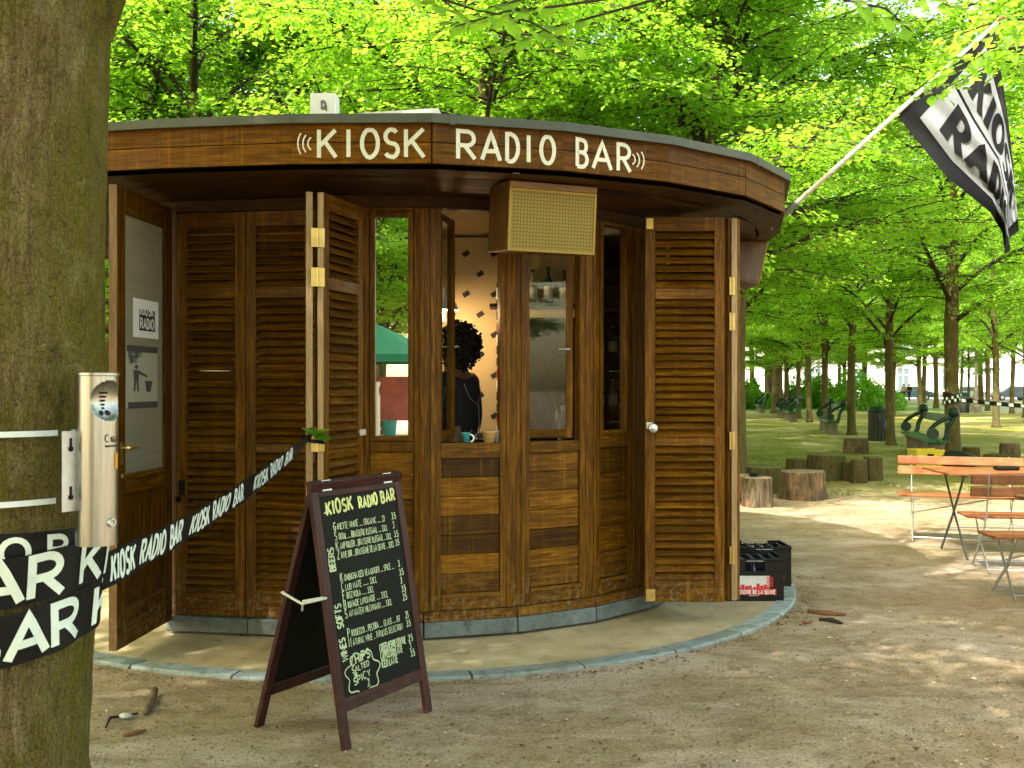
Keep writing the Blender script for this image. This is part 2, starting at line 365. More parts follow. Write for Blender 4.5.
def leaf_mat(name, c, tr, hue=0.0):
    n = NT(name); t = n.t; out = t.nodes['Material Output']; k = n.attr('tone')
    col = n.ramp(k, [(0, tuple(q * .68 for q in c)), (.5, c), (1, (c[0] * 1.5, c[1] * 1.25, c[2] * 1.2))])
    tcol = n.ramp(k, [(0, tuple(q * .7 for q in tr)), (.5, tr), (1, (min(1, tr[0] * 1.4), min(1, tr[1] * 1.15), tr[2]))])
    n.col(col); n.p(Roughness=.42, Specular_IOR_Level=.45)
    tb = n.n('ShaderNodeBsdfTranslucent'); n.set(tb.inputs[0], tcol)
    m = n.n('ShaderNodeMixShader'); m.inputs[0].default_value = .64
    n.set(m.inputs[1], n.b.outputs[0]); n.set(m.inputs[2], tb.outputs[0]); t.links.new(m.outputs[0], out.inputs[0]); return n.mat
M['leaf'] = leaf_mat('spring leaves', (.105, .235, .022), (.43, .76, .05))
M['leaf_dark'] = leaf_mat('shrub leaves', (.055, .17, .012), (.24, .52, .02))
# ------------------------------------------------------------------ stroke lettering
def EA(cx, cy, rx, ry, a0, a1, n=9):
    return [(cx + rx * math.cos(R(a0 + (a1 - a0) * i / n)), cy + ry * math.sin(R(a0 + (a1 - a0) * i / n))) for i in range(n + 1)]
FONT = {
 'A': (.66, [[(0, 0), (.33, 1), (.66, 0)], [(.11, .33), (.55, .33)]]),
 'B': (.56, [[(0, 0), (0, 1), (.26, 1)] + EA(.26, .76, .24, .24, 85, -90) + [(0, .52)], [(.26, .52)] + EA(.28, .26, .28, .26, 85, -90) + [(0, 0)]]),
 'C': (.60, [EA(.33, .5, .33, .5, 48, 312, 14)]),
 'D': (.60, [[(0, 0), (0, 1), (.2, 1)] + EA(.2, .5, .40, .5, 85, -90, 12) + [(0, 0)]]),
 'E': (.50, [[(.5, 1), (0, 1), (0, 0), (.5, 0)], [(0, .52), (.42, .52)]]),
 'F': (.48, [[(.48, 1), (0, 1), (0, 0)], [(0, .52), (.4, .52)]]),
 'G': (.64, [EA(.33, .5, .33, .5, 48, 330, 14) + [(.64, .45), (.38, .45)]]),
 'H': (.60, [[(0, 0), (0, 1)], [(.6, 0), (.6, 1)], [(0, .5), (.6, .5)]]),
 'I': (.10, [[(.05, 0), (.05, 1)]]),
 'J': (.42, [[(.42, 1), (.42, .25)] + EA(.21, .24, .21, .24, 0, -170)]),
 'K': (.60, [[(0, 0), (0, 1)], [(.58, 1), (.02, .42)], [(.2, .58), (.6, 0)]]),
 'L': (.46, [[(0, 1), (0, 0), (.46, 0)]]),
 'M': (.76, [[(0, 0), (.06, 1), (.38, .25), (.70, 1), (.76, 0)]]),
 'N': (.62, [[(0, 0), (0, 1), (.62, 0), (.62, 1)]]),
 'O': (.66, [EA(.33, .5, .33, .5, 90, 450, 18)]),
 'P': (.54, [[(0, 0), (0, 1), (.28, 1)] + EA(.28, .74, .26, .26, 85, -90) + [(0, .48)]]),
 'R': (.58, [[(0, 0), (0, 1), (.28, 1)] + EA(.28, .74, .26, .26, 85, -90) + [(0, .48)], [(.24, .48), (.58, 0)]]),
 'S': (.54, [EA(.27, .75, .25, .25, 35, 265, 9) + EA(.27, .25, .27, .25, 85, -150, 9)]),
 'T': (.58, [[(0, 1), (.58, 1)], [(.29, 1), (.29, 0)]]),
 'U': (.60, [[(0, 1), (0, .3)] + EA(.3, .3, .3, .3, 180, 360) + [(.6, 1)]]),
 'V': (.62, [[(0, 1), (.31, 0), (.62, 1)]]),
 'W': (.86, [[(0, 1), (.2, 0), (.43, .8), (.66, 0), (.86, 1)]]),
 'X': (.60, [[(0, 0), (.6, 1)], [(0, 1), (.6, 0)]]),
 'Y': (.60, [[(0, 1), (.3, .48), (.6, 1)], [(.3, .48), (.3, 0)]]),
 'Z': (.56, [[(0, 1), (.56, 1), (0, 0), (.56, 0)]]),
 '0': (.50, [EA(.25, .5, .25, .5, 90, 450, 14)]), '1': (.2, [[(0, .8), (.16, 1), (.16, 0)]]),
 '2': (.5, [EA(.25, .74, .25, .26, 160, -40, 8) + [(0, 0), (.5, 0)]]),
 '3': (.5, [EA(.23, .75, .24, .25, 150, -80, 8) + EA(.23, .26, .27, .26, 80, -150, 8)]),
 '5': (.5, [[(.48, 1), (.05, 1), (.02, .56)] + EA(.24, .31, .26, .31, 110, -150, 9)]),
 '/': (.4, [[(0, 0), (.4, 1)]]), '-': (.34, [[(0, .45), (.34, .45)]]), '_': (.5, [[(0, .06), (.5, .06)]]), '.': (.1, [[(.03, .0), (.03, .1)]]),
 "'": (.1, [[(.05, 1), (.03, .8)]]), ')': (.2, [EA(-.25, .5, .45, .6, -50, 50, 8)]), '(': (.2, [EA(.45, .5, .45, .6, 130, 230, 8)]),
}
_k = [0]
def stroke(mb, pl, wd, fn, tone=.6, m=0, maxseg=.25):
    """one pen stroke: polyline pl in metres (u,v), width wd, mapped by fn(u, v, layer)"""
    q = [pl[0]]
    for a, b in zip(pl, pl[1:]):
        L = math.hypot(b[0] - a[0], b[1] - a[1])
        if L < 1e-6: continue
        k = max(1, int(math.ceil(L / maxseg)))
        for i in range(1, k + 1): q.append((a[0] + (b[0] - a[0]) * i / k, a[1] + (b[1] - a[1]) * i / k))
    if len(q) < 2: return
    Lr = []; h = wd / 2; n = len(q); _k[0] += 1; lay = .0004 + (_k[0] % 9) * .00022
    dirs = []
    for a, b in zip(q, q[1:]):
        L = math.hypot(b[0] - a[0], b[1] - a[1]); dirs.append(((b[0] - a[0]) / L, (b[1] - a[1]) / L))
    for i in range(n):
        d0 = dirs[max(i - 1, 0)]; d1 = dirs[min(i, n - 2)]
        if i == 0 and math.hypot(q[0][0] - q[-1][0], q[0][1] - q[-1][1]) < 1e-5: d0 = dirs[-1]
        if i == n - 1 and math.hypot(q[0][0] - q[-1][0], q[0][1] - q[-1][1]) < 1e-5: d1 = dirs[0]
        nx, ny = -(d0[1] + d1[1]), d0[0] + d1[0]; l = math.hypot(nx, ny)
        if l < .3: nx, ny = -d1[1], d1[0]; l = 1
        nx /= l; ny /= l; c = max(.55, nx * -d1[1] + ny * d1[0]); hh = h / c
        Lr.append(((q[i][0] + nx * hh, q[i][1] + ny * hh), (q[i][0] - nx * hh, q[i][1] - ny * hh)))
    pts = []; fs = []
    for a, b in Lr: pts += [fn(a[0], a[1], lay), fn(b[0], b[1], lay)]
    for i in range(n - 1): fs.append((2 * i, 2 * i + 1, 2 * i + 3, 2 * i + 2))
    mb.add(pts, fs, None, tone, m)
def textw(s, h, wf=1.0, sp=.22):
    return sum((FONT[c][0] * wf + sp if c in FONT else .42 * wf) for c in s) * h - (sp * h if s else 0)
def text(mb, s, h, wd, fn, u0=0.0, v0=0.0, wf=1.0, sp=.22, jit=0.0, m=0, tone=.6, slant=0.0, maxseg=.25):
    u = u0
    for c in s:
        if c not in FONT: u += .42 * wf * h; continue
        cw, sts = FONT[c]; jh = 1 + rnd.uniform(-jit, jit); jv = rnd.uniform(-jit, jit) * h * .5
        for st in sts:
            stroke(mb, [(u + (x * wf + slant * y) * h, v0 + jv + y * h * jh) for x, y in st], wd, fn, tone, m, maxseg)
        u += (cw * wf + sp) * h
    return u

# ------------------------------------------------------------------ ground and far setting
mb = MB()
mb.add([(-420, -260, 0), (420, -260, 0), (420, 520, 0), (-420, 520, 0)], [(0, 1, 2, 3)])
tag(mb.build('ground', M['ground']), kind='structure')
def sheet(name, poly, z, mat):
    mb = MB(); mb.add([(x, y, z) for x, y in poly], [tuple(range(len(poly)))]); return tag(mb.build(name, mat), kind='structure')
M['pale_path'] = flat_mat('pale gravel path', (.46, .43, .38), .9, var=.2, nscale=.8)
M['lawn'] = flat_mat('lawn', (.10, .22, .02), .9, var=.35, nscale=.9)
M['asphalt'] = flat_mat('pale worn asphalt', (.17, .17, .17), .8, var=.2, nscale=1)
M['pavement'] = flat_mat('pale pavement', (.45, .43, .41), .8, var=.15, nscale=2)
sheet('path', [(12, 62), (85, 54), (90, 74), (12, 77)], .004, M['pale_path'])
sheet('lawn', [(-10, 82), (90, 78.5), (95, 90), (-10, 92)], .008, M['lawn'])
sheet('lawn_verge', [(8, 62.5), (27.5, 61.2), (29, 80), (8, 81.5)], .012, M['lawn'])
sheet('road', [(-60, 96), (140, 96), (140, 112), (-60, 112)], .006, M['asphalt'])
mb = MB(); mb.bx(-60, 140, 112.02, 119.9, -.1, .14); tag(mb.build('pavement', M['pavement']), kind='structure')

# ------------------------------------------------------------------ kiosk geometry
KC = V((-.82, 8.165, 0)); PH = 8.0
RW, RF, RC, RPL = 2.16, 2.93, 2.97, 2.965
Z_SOF, Z_FB, Z_FT, Z_CAP = 2.615, 2.645, 2.850, 2.892
def ring(a, r, z=0.0): return V((KC.x + r * math.sin(R(a)), KC.y - r * math.cos(R(a)), z))
def facet_M(a_mid, r):
    n = V((math.sin(R(a_mid)), -math.cos(R(a_mid)), 0)); u = V((math.cos(R(a_mid)), math.sin(R(a_mid)), 0))
    o = KC + n * (r * math.cos(R(7.5))); i = -n
    return MX(((u.x, i.x, 0, o.x), (u.y, i.y, 0, o.y), (0, 0, 1, 0), (0, 0, 0, 1)))
def line_M(a, b):                                           # local x from a to b, y to the left of it (away from camera), z up
    a, b = V(a), V(b); u = (b - a).normalized(); i = V((-u.y, u.x, 0))
    return MX(((u.x, i.x, 0, a.x), (u.y, i.y, 0, a.y), (0, 0, 1, 0), (0, 0, 0, 1)))
def hit(px, py, Mt, d=0.0):
    o = Mt @ V((0, d, 0)); u = V((Mt[0][0], Mt[1][0], 0)); k = (px - CXP) / FPX
    s = (k * o.y - o.x) / (u.x - k * u.y); Y = o.y + s * u.y
    return s, EYE - (py - HOR) / FPX * Y

# paved apron and blue stone rings (setting)
mb = MB(); n = 96
pts = [ring(i * 360 / n, 2.84, .012) for i in range(n)]; mb.add(pts, [tuple(range(n))])
tag(mb.build('apron_pavement', M['concrete']), kind='structure')
mb = MB()
for k in range(30):
    a0, a1 = k * 12 + .12, (k + 1) * 12 - .12; t = rnd.uniform(.2, .8); pr = []
    S = 5
    S = 14; hz = rnd.uniform(-.003, .002); ho = rnd.uniform(-.008, .006)
    for i in range(S + 1):
        a = a0 + (a1 - a0) * i / S; e1, e2 = rnd.uniform(-.004, .003), (rnd.uniform(.006, .022) if rnd.random() < .16 else rnd.uniform(-.001, .003))
        pr += [ring(a, 2.842, -.05), ring(a, 2.842, .019 + hz), ring(a, RPL - .010 - e2 + ho, .019 + hz), ring(a, RPL + ho + e1, .010 + hz), ring(a, RPL + ho + e1, -.05)]
    fs = []
    for i in range(S):
        for q in range(4): b = i * 5 + q; fs.append((b, b + 5, b + 6, b + 1))
    fs += [(0, 1, 2, 3, 4), tuple(S * 5 + q for q in (4, 3, 2, 1, 0))]
    mb.add(pr, [f[::-1] for f in fs], None, t)
tag(mb.build('apron_kerb', M['bluestone']), kind='structure')

kiosk = thing('kiosk', 'round dark wooden kiosk with louvred shutters and white lettering on its roof edge', 'kiosk', (KC.x, KC.y, .03))
# plinth: front ring of blue stone, straight at the left entrance
LA, LB = V((-2.02, 6.21, 0)), V((-1.16, 6.075, 0))            # line of the two closed louvred leaves
mb = MB()
def plinth_seg(p0, p1, q0, q1, t):
    pts = [(*p0.xy, .028), (*p1.xy, .028), (*q1.xy, .028), (*q0.xy, .028), (*p0.xy, .118), (*p1.xy, .118), (*q1.xy, .118), (*q0.xy, .118)]
    mb.add(pts, [(0, 3, 2, 1), (4, 5, 6, 7), (0, 1, 5, 4), (1, 2, 6, 5), (2, 3, 7, 6), (3, 0, 4, 7)], None, t)
for k in range(-1, 21):
    a0, a1 = PH + 15 * k - 0.0 + .1, PH + 15 * (k + 1) - .1
    plinth_seg(ring(a0, 2.195), ring(a1, 2.195), ring(a0, 1.98), ring(a1, 1.98), .3 + .4 * ((k * 7) % 5) / 5)
d = (LB - LA).normalized(); nn = V((d.y, -d.x, 0))
plinth_seg(LA - d * .05 + nn * .035, LA + d * .46 + nn * .035, LA - d * .05 - nn * .2, LA + d * .46 - nn * .2, .45)
plinth_seg(LA + d * .463 + nn * .035, LB + d * .07 + nn * .035, LA + d * .463 - nn * .2, LB + d * .07 - nn * .2, .6)
mb.build('plinth', M['plinth_stone'], kiosk, bevel=.006)
mb = MB(); mb.add([ring(i * 15 + PH, 2.05, .112) for i in range(24)], [tuple(range(24))]); mb.build('floor', M['concrete'], kiosk)

# roof outline: 24 corners, flatter along the left of the front
RV = {k: ring(PH + 15 * k, RC) for k in range(8, 20)}
for k, (x, y) in {-4: (-3.06, 6.2), -3: (-2.45, 5.50), -2: (-1.86, 5.37), -1: (-1.14, 5.265), 0: (-.406, 5.25), 1: (.285, 5.43), 2: (.90, 5.735), 3: (1.435, 6.16), 4: (1.83, 6.76), 5: (1.99, 7.47), 6: (2.03, 8.22), 7: (1.95, 9.08)}.items(): RV[k] = V((x, y, 0))
def rv(k, off=0.0, z=0.0):
    k = (k + 4) % 24 - 4; p = RV[k]; q = p + (Vector0(KC) - p).normalized() * off; return V((q.x, q.y, z))
def Vector0(p): return V((p.x, p.y, 0))
FO = RC - RF
def fac(k):
    a, b = rv(k, FO), rv(k + 1, FO); return line_M(a, b), (b - a).length
# roof: cap, fascia, soffit
mb = MB(); vs = []
for i in range(24):
    vs += [rv(i, FO - .002, Z_FT), rv(i, 0, Z_FT - .006), rv(i, 0, Z_CAP), rv(i, .09, Z_CAP + .012)]
fs = []
for i in range(24):
    j = (i + 1) % 24
    for q in range(3): fs.append((i * 4 + q, j * 4 + q, j * 4 + q + 1, i * 4 + q + 1))
mb.add(vs, fs)
for i in range(0, 24, 3):                                   # cap joints
    mb.box((0, 0, 0), (.03, .004, .056), fac(i)[0] @ MX.Translation((.1, -FO - .001, Z_CAP - .026)))
mb.build('roof_cap', M['zinc'], kiosk, bevel=.004)
mb = MB(); mb.add([rv(i, .085, Z_CAP + .008) for i in range(24)], [tuple(range(24))]); mb.build('roof', M['roofing'], kiosk)
mb = MB(); zj = Z_FB + .108
for i in range(24):
    Mt, fl_ = fac(i); Mt = Mt @ MX.Translation((fl_ / 2, 0, 0)); hw = fl_ / 2; jt = .004 if i % 3 == 0 else .0006; j2 = .004 if i % 3 == 2 else .0006
    tn = .35 + .3 * ((i // 3 * 5) % 4) / 4
    mb.bx(-hw + jt, hw - j2, 0, .028, Z_FB, zj - .0025, Mt, tn + rnd.uniform(-.05, .05)); mb.bx(-hw + jt, hw - j2, .001, .028, zj + .0025, Z_FT, Mt, tn + rnd.uniform(-.12, .02))
mb.build('fascia', M['wood_fascia'], kiosk)
mb = MB(); a_s = 5
for i in range(72):                                         # soffit boards run round the eaves
    for (r0, r1) in ((1.95, 2.17), (2.172, 2.36), (2.362, 2.55), (2.552, 2.70)):
        a0, a1 = PH + i * 5, PH + i * 5 + 5; t = random.Random(int(r0 * 1000) + i // 6).uniform(.2, .8)
        p = [ring(a0, r0, Z_SOF), ring(a1, r0, Z_SOF), ring(a1, r1, Z_SOF), ring(a0, r1, Z_SOF)]
        mb.add(p, [(0, 1, 2, 3)], [[(R(a0) * 2.4, r0), (R(a1) * 2.4, r0), (R(a1) * 2.4, r1), (R(a0) * 2.4, r1)]], t)
for i in range(24):
    a0 = PH + 15 * i; mb.add([ring(a0, 2.702, Z_SOF), ring(a0 + 15, 2.702, Z_SOF), rv(i + 1, FO + .006, Z_SOF), rv(i, FO + .006, Z_SOF)], [(0, 1, 2, 3)], [[(R(a0) * 2.7, 0), (R(a0 + 15) * 2.7, 0), (R(a0 + 15) * 2.7, .2), (R(a0) * 2.7, .2)]], random.Random(i // 2).uniform(.3, .7))
mb.add([ring(i * 15, 1.96, Z_SOF + .004) for i in range(24)], [tuple(range(24))], None, .4, 1)
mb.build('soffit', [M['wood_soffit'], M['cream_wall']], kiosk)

# painted roof lettering, bent round the facets
def peri(sm):                                               # metres along the fascia from the PH vertex
    k = 0
    while sm < 0: k -= 1; sm += fac(k)[1]
    while sm > fac(k)[1]: sm -= fac(k)[1]; k += 1
    return fac(k)[0], sm
def fascia_px(px):
    best = None
    for k in range(-3, 5):
        Mt, L = fac(k); u, _ = hit(px, 0, Mt)
        if -1e-6 <= u <= L + 1e-6: return (sum(fac(j)[1] for j in range(0, k)) if k >= 0 else -sum(fac(j)[1] for j in range(k, 0))) + u
def ffn(u, v, lay):
    Mt, x = peri(u); return Mt @ V((x, -.0012 - lay, v))
z0, z1 = 2.676, 2.818; mb = MB()
for c, a, b in (('K', 318, 337), ('I', 345, 352), ('O', 361, 379), ('S', 384, 399), ('K', 405, 425), ('R', 457, 476), ('A', 481, 501), ('D', 506, 519),
                ('I', 525, 532), ('O', 540, 555), ('B', 576, 588), ('A', 592, 612), ('R', 617, 631)):
    if (c, a) in (('R', 457), ('B', 576)): mb.build('lettering', M['white_paint'], kiosk); mb = MB()
    s0, s1 = fascia_px(a + 1), fascia_px(b - 1); cw, sts = FONT[c]
    for st in sts: stroke(mb, [(s0 + x / cw * (s1 - s0), z0 + y * (z1 - z0) + rnd.uniform(-.002, .002)) for x, y in st], .0215, ffn, .6, 0, .05)
mb.build('lettering', M['white_paint'], kiosk); mb = MB()
for pa, hh in ((308, .042), (303, .058), (298, .07)):
    stroke(mb, EA(fascia_px(pa) + .045, 2.747, .045, hh, 130, 230, 8), .0075, ffn)
mb.build('sound_mark', M['white_paint'], kiosk); mb = MB()
for pa, hh in ((634, .036), (638.5, .05), (643, .06)):
    stroke(mb, EA(fascia_px(pa) - .04, 2.745, .045, hh, -52, 52, 8), .0075, ffn)
mb.build('sound_mark', M['white_paint'], kiosk)
# ------------------------------------------------------------------ kiosk walls
ZB, ZH = .118, 2.545                                         # wall foot, underside of head beam
HW = RW * math.sin(R(7.5))
def wall_front(k, glass_px, y_px, kind, nb, tones, rail_y):
    """one front facet: stiles, rails, boards (wall_panel) and a window or opening"""
    Mt = facet_M(PH + 15 * k + 7.5, RW)
    u0, _ = hit(glass_px[0], 0, Mt); u1, _ = hit(glass_px[1], 0, Mt); um = (glass_px[0] + glass_px[1]) / 2
    z1 = hit(um, y_px[0], Mt)[1]; z0 = hit(um, y_px[1], Mt)[1]; zr = hit(um, rail_y, Mt)[1]
    fr = .032 if kind == 'fixed' else 0.0
    a, b = u0 - fr, u1 + fr
    mb = MB(); g = .0012
    mb.bx(-HW + g, a - g, 0, .065, ZB + .06, ZH, Mt, .45); mb.bx(b + g, HW - g, 0, .065, ZB + .06, ZH, Mt, .55)
    for e in (a - .05, b + .05):                             # raised mouldings on the stiles
        mb.bx(e - .012, e + .012, -.008, -.0005, ZB + .062, ZH - .01, Mt, .6)
    mb.bx(a, b, .001, .06, z1 + fr, ZH, Mt, .4)
    mb.bx(a, b, -.003, .062, zr, z0 - fr, Mt, .5)
    bot = ZB + .135; mb.bx(a, b, .002, .06, ZB + .06, bot, Mt, .45)
    mb.bx(a + .001, b - .001, -.010, .018, bot + .0005, bot + .022, Mt, .75)
    hb = (zr - bot - .024) / nb
    for i in range(nb):
        zz = bot + .023 + i * hb
        mb.bx(a + .001, b - .001, .016, .045, zz + .0015, zz + hb - .0015, Mt, tones[i % len(tones)])
    mb.bx(-HW + .001, HW - .001, -.022, .07, ZB + .002, ZB + .058, Mt, .5 + .1 * (k % 2))
    wp = mb.build('wall_panel', M['wood'], kiosk, bevel=.003)
    return Mt, u0, u1, z0, z1
T1 = [.5, .62, .4, .7, .45, .6]
# facet left of the lettering bend: fixed reflecting window
Mt, u0, u1, z0, z1 = wall_front(-1, (375, 408), (217, 436), 'fixed', 6, [.8, .5, .66, .3, .72], 452)
def fixed_window(Mt, u0, u1, z0, z1, mat):
    mb = MB(); f = .031
    mb.bx(u0 - f, u0, -.006, .05, z0 - f, z1 + f, Mt, .45); mb.bx(u1, u1 + f, -.006, .05, z0 - f, z1 + f, Mt, .5)
    mb.bx(u0, u1, -.005, .05, z0 - f, z0, Mt, .5); mb.bx(u0, u1, -.005, .05, z1, z1 + f, Mt, .45)
    fo = mb.build('window', M['wood'], kiosk, bevel=.002)
    mb = MB(); mb.bx(u0 - .004, u1 + .004, .018, .022, z0 - .004, z1 + .004, Mt); mb.build('pane', mat, fo)
    return fo
fixed_window(Mt, u0, u1, z0, z1, M['mirror_glass'])
Mt2, a2, b2, zo0, zo1 = wall_front(0, (441, 500), (210, 443), 'open', 7, [.36, .95, .16, .22, .88, .78, .10], 458)
Mt3, a3, b3, zp0, zp1 = wall_front(1, (530, 580), (222, 441), 'open', 7, [.55, .75, .16, .70, .78, .5, .6], 452)
Mt4, u0, u1, z0, z1 = wall_front(2, (603, 626), (227, 430), 'fixed', 5, [.5, .55, .48, .35, .3], 447)
fixed_window(Mt4, u0, u1, z0, z1, M['glass'])
def casement(M0, w, z0, z1, mat=None):
    mb = MB(); f = .042
    mb.bx(0, f, 0, .04, z0, z1, M0, .45); mb.bx(w - f, w, 0, .04, z0, z1, M0, .55)
    mb.bx(f, w - f, .001, .039, z0, z0 + .055, M0, .6); mb.bx(f, w - f, .001, .039, z1 - f, z1, M0, .5)
    fo = mb.build('casement_window', M['wood'], kiosk, bevel=.002)
    mb = MB(); mb.bx(f - .004, w - f + .004, .018, .022, z0 + .05, z1 - f + .004, M0); mb.build('pane', M['glass'], fo)
    mb = MB(); zc = z0 + (z1 - z0) * .42
    mb.tube([M0 @ V((w - .02, -.002, zc)), M0 @ V((w - .02, -.03, zc)), M0 @ V((w - .09, -.034, zc))], .006, 8); mb.build('handle', M['steel'], fo)
    return fo
hin = Mt2 @ V((a2 + .01, .062, 0)); e = V((math.sin(R(12)), math.cos(R(12)), 0))
casement(line_M(hin, hin + e), b2 - a2 - .03, zo0 + .012, zo1 - .012)
hin = Mt3 @ V((b3 - .012, .062, 0)); u3 = V((Mt3[0][0], Mt3[1][0], 0)); i3 = V((Mt3[0][1], Mt3[1][1], 0))
e = (-u3 * math.cos(R(30)) + i3 * math.sin(R(30)))
p = hin + e * (b3 - a3 - .03); casement(line_M(p, hin), b3 - a3 - .03, zp0 + .012, zp1 - .012)

# plain facets round the side and back, head beam
mb = MB()
for k in range(3, 21):
    if k == 20: continue
    Mt = facet_M(PH + 15 * k + 7.5, RW)
    mb.bx(-HW + .001, -HW + .05, 0, .06, ZB + .002, ZH, Mt, .4); mb.bx(HW - .05, HW - .001, 0, .06, ZB + .002, ZH, Mt, .5)
    for i in range(16):
        h = (ZH - ZB) / 16; mb.bx(-HW + .051, HW - .051, .012, .05, ZB + i * h + .002, ZB + (i + 1) * h - .002, Mt)
mb.build('side_wall', M['wood'], kiosk)
mb = MB()
for k in range(24):
    if k in (22,): continue
    Mt = facet_M(PH + 15 * k + 7.5, RW); t = .4
    mb.bx(-HW, HW, -.012, .075, ZH + .001, Z_SOF - .002, Mt, t)
dd = (LB - LA).normalized(); Ml = line_M(LA, LB); Lw = (LB - LA).length
mb.bx(-.10, Lw + .12, -.0, .07, ZH + .001, Z_SOF - .003, Ml, .4)
mb.bx(-.10, -.004, .004, .07, ZB, ZH, Ml, .4); mb.bx(Lw + .004, Lw + .14, .004, .07, ZB, ZH, Ml, .4)
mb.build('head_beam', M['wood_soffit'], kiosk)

# louvred leaves
def leaf(M0, w, z0, z1, extras=(), name='shutter', t=.5, th=.036):
    H = z1 - z0; s = .062 if w > .42 else .055
    mb = MB()
    mb.bx(0, s, 0, th, z0, z1, M0, t); mb.bx(w - s, w, 0, th, z0, z1, M0, t + .1)
    yy = [(0, .037), (.186, .213), (.572, .594), (.943, 1.0)]       # rails, from the top
    for i, (p, q) in enumerate(yy): mb.bx(s, w - s, .001, th - .001, z1 - q * H, z1 - p * H, M0, t + rnd.uniform(-.08, .08))
    fo = mb.build(name, [M['wood'], M['wood_edge']], kiosk, bevel=.002)
    mb = MB()
    for (p, q) in ((.037, .186), (.213, .572), (.594, .943)):
        za, zb = z1 - q * H, z1 - p * H; n = max(1, round((zb - za) / .0475)); pt = (zb - za) / n
        for i in range(n):
            Mx = M0 @ MX.Translation((w / 2, th / 2, za + (i + .5) * pt)) @ MX.Rotation(R(41), 4, 'X')
            mb.box((0, 0, 0), (w - 2 * s - .002, rnd.uniform(.0615, .0645), .008), Mx @ MX.Rotation(R(rnd.uniform(-2.5, 2.5)), 4, 'X'), t + rnd.uniform(-.15, .2))
    mb.build('louvre', M['wood_slat'], fo)
    return fo
def hinge(fo, M0, z, wdt=.03, h=.10, yo=-.0025, x=0):
    mb = MB(); mb.bx(x - wdt, x - .002, yo - .0015, yo, z - h / 2, z + h / 2, M0); mb.bx(x + .002, x + wdt, yo - .0015, yo, z - h / 2, z + h / 2, M0)
    mb.tube([M0 @ V((x, yo - .003, z - h / 2)), M0 @ V((x, yo - .003, z + h / 2))], .006, 8)
    for sx in (-1, 1):
        for q in (-.3, 0, .3): mb.tube([M0 @ V((x + sx * wdt * .6, yo - .001, z + q * h)), M0 @ V((x + sx * wdt * .6, yo - .0035, z + q * h))], .0035, 6)
    mb.build('hinge', M['brass'], fo)
half = Lw / 2
lfA = leaf(line_M(LA, LB), half - .004, .122, 2.54, t=.48)
lfB = leaf(line_M(LA + dd * (half + .004), LB), half - .004, .122, 2.54, t=.42)
mb = MB(); z = EYE - (490 - HOR) / FPX * 6.2                 # lock plate and knob on the closed pair
mb.bx(.012, .050, -.004, 0, z - .03, z + .06, line_M(LA, LB)); q = line_M(LA, LB)
mb.lathe([(0, 0), (.016, .002), (.022, .014), (.016, .028), (0, .03)], 14, q @ MX.Translation((.032, -.03, z - .05)) @ MX.Rotation(R(90), 4, 'X'))
mb.build('lock', M['black'], lfA)
# folded pair left of the first window
PO, PI_ = V((-1.005, 5.50, 0)), V((-.862, 5.965, 0))
QO, QI = V((-1.062, 5.49, 0)), V((-1.150, 5.945, 0))
lp = leaf(line_M(PO, PI_), (PI_ - PO).length, .125, 2.535, t=.45)
lq = leaf(line_M(QO, QI), (QI - QO).length, .125, 2.535, t=.45)
for fo, a, b in ((lp, PO, PI_), (lq, QO, QI)):               # paler strips along the leading edges
    Mq = line_M(a, b); mb = MB(); mb.bx(-.004, -.0005, .001, .035, .126, 2.534, Mq, .6); mb.build('edge_strip', M['wood_edge'], fo)
Mh = line_M(QO + V((.010, -.010, 0)), PO + V((.02, -.012, 0)))
for z in (2.29, 2.08, 1.2, .4): hinge(lp, line_M(QO + V((.0, -.010, 0)), PO), z, .036, .10, -.004, .028)
# latch of the folded pair on the wall
mb = MB(); mb.bx(.42, .50, -.012, -.002, 1.215, 1.25, line_M(PO, PI_)); mb.build('latch', M['steel'], lp)
# folded set at the right
SA, SB = V((.822, 6.36, 0)), V((1.312, 6.36, 0))
r1 = leaf(line_M(SA, SB), (SB - SA).length, .165, 2.545, t=.47)
Ms = line_M(SA, SB); mb = MB()
mb.bx(.006, .062, -.004, -.0005, .172, .245, Ms); mb.build('corner_plate', M['brass'], r1); mb = MB(); mb.bx(.008, .05, -.004, -.0005, 2.47, 2.535, Ms); mb.build('corner_plate', M['brass'], r1)
mb = MB(); zz = EYE - (428 - HOR) / FPX * 6.36
mb.bx(.008, .044, -.004, -.0005, zz - .005, zz + .035, Ms)
mb.lathe([(0, 0), (.012, 0), (.012, .012), (.024, .018), (.03, .03), (.026, .042), (.012, .048), (0, .049)], 18, Ms @ MX.Translation((.045, -.002, zz)) @ MX.Rotation(R(90), 4, 'X'))
mb.build('knob', M['steel'], r1, auto=40)
L2o, L2i = V((1.350, 6.415, 0)), V((.95, 6.83, 0))
r2 = leaf(line_M(L2i, L2o), (L2o - L2i).length, .165, 2.545, t=.35)
L3o, L3i = V((1.398, 6.43, 0)), V((1.06, 6.93, 0))
r3 = leaf(line_M(L3i, L3o), (L3o - L3i).length, .165, 2.545, t=.55)
mb = MB(); mb.bx(-.002, .034, -.004, -.0005, .166, 2.544, line_M(L3o + V((-.030, -.018, 0)), L3o + V((.02, -.01, 0))), .6); mb.build('edge_strip', M['wood_edge'], r3)
for z in (2.12, 1.9, 1.16, .45):
    hinge(r2, line_M(L2o + V((-.012, -.03, 0)), L3o + V((0, -.02, 0))), z, .02, .11, -.004, .03)

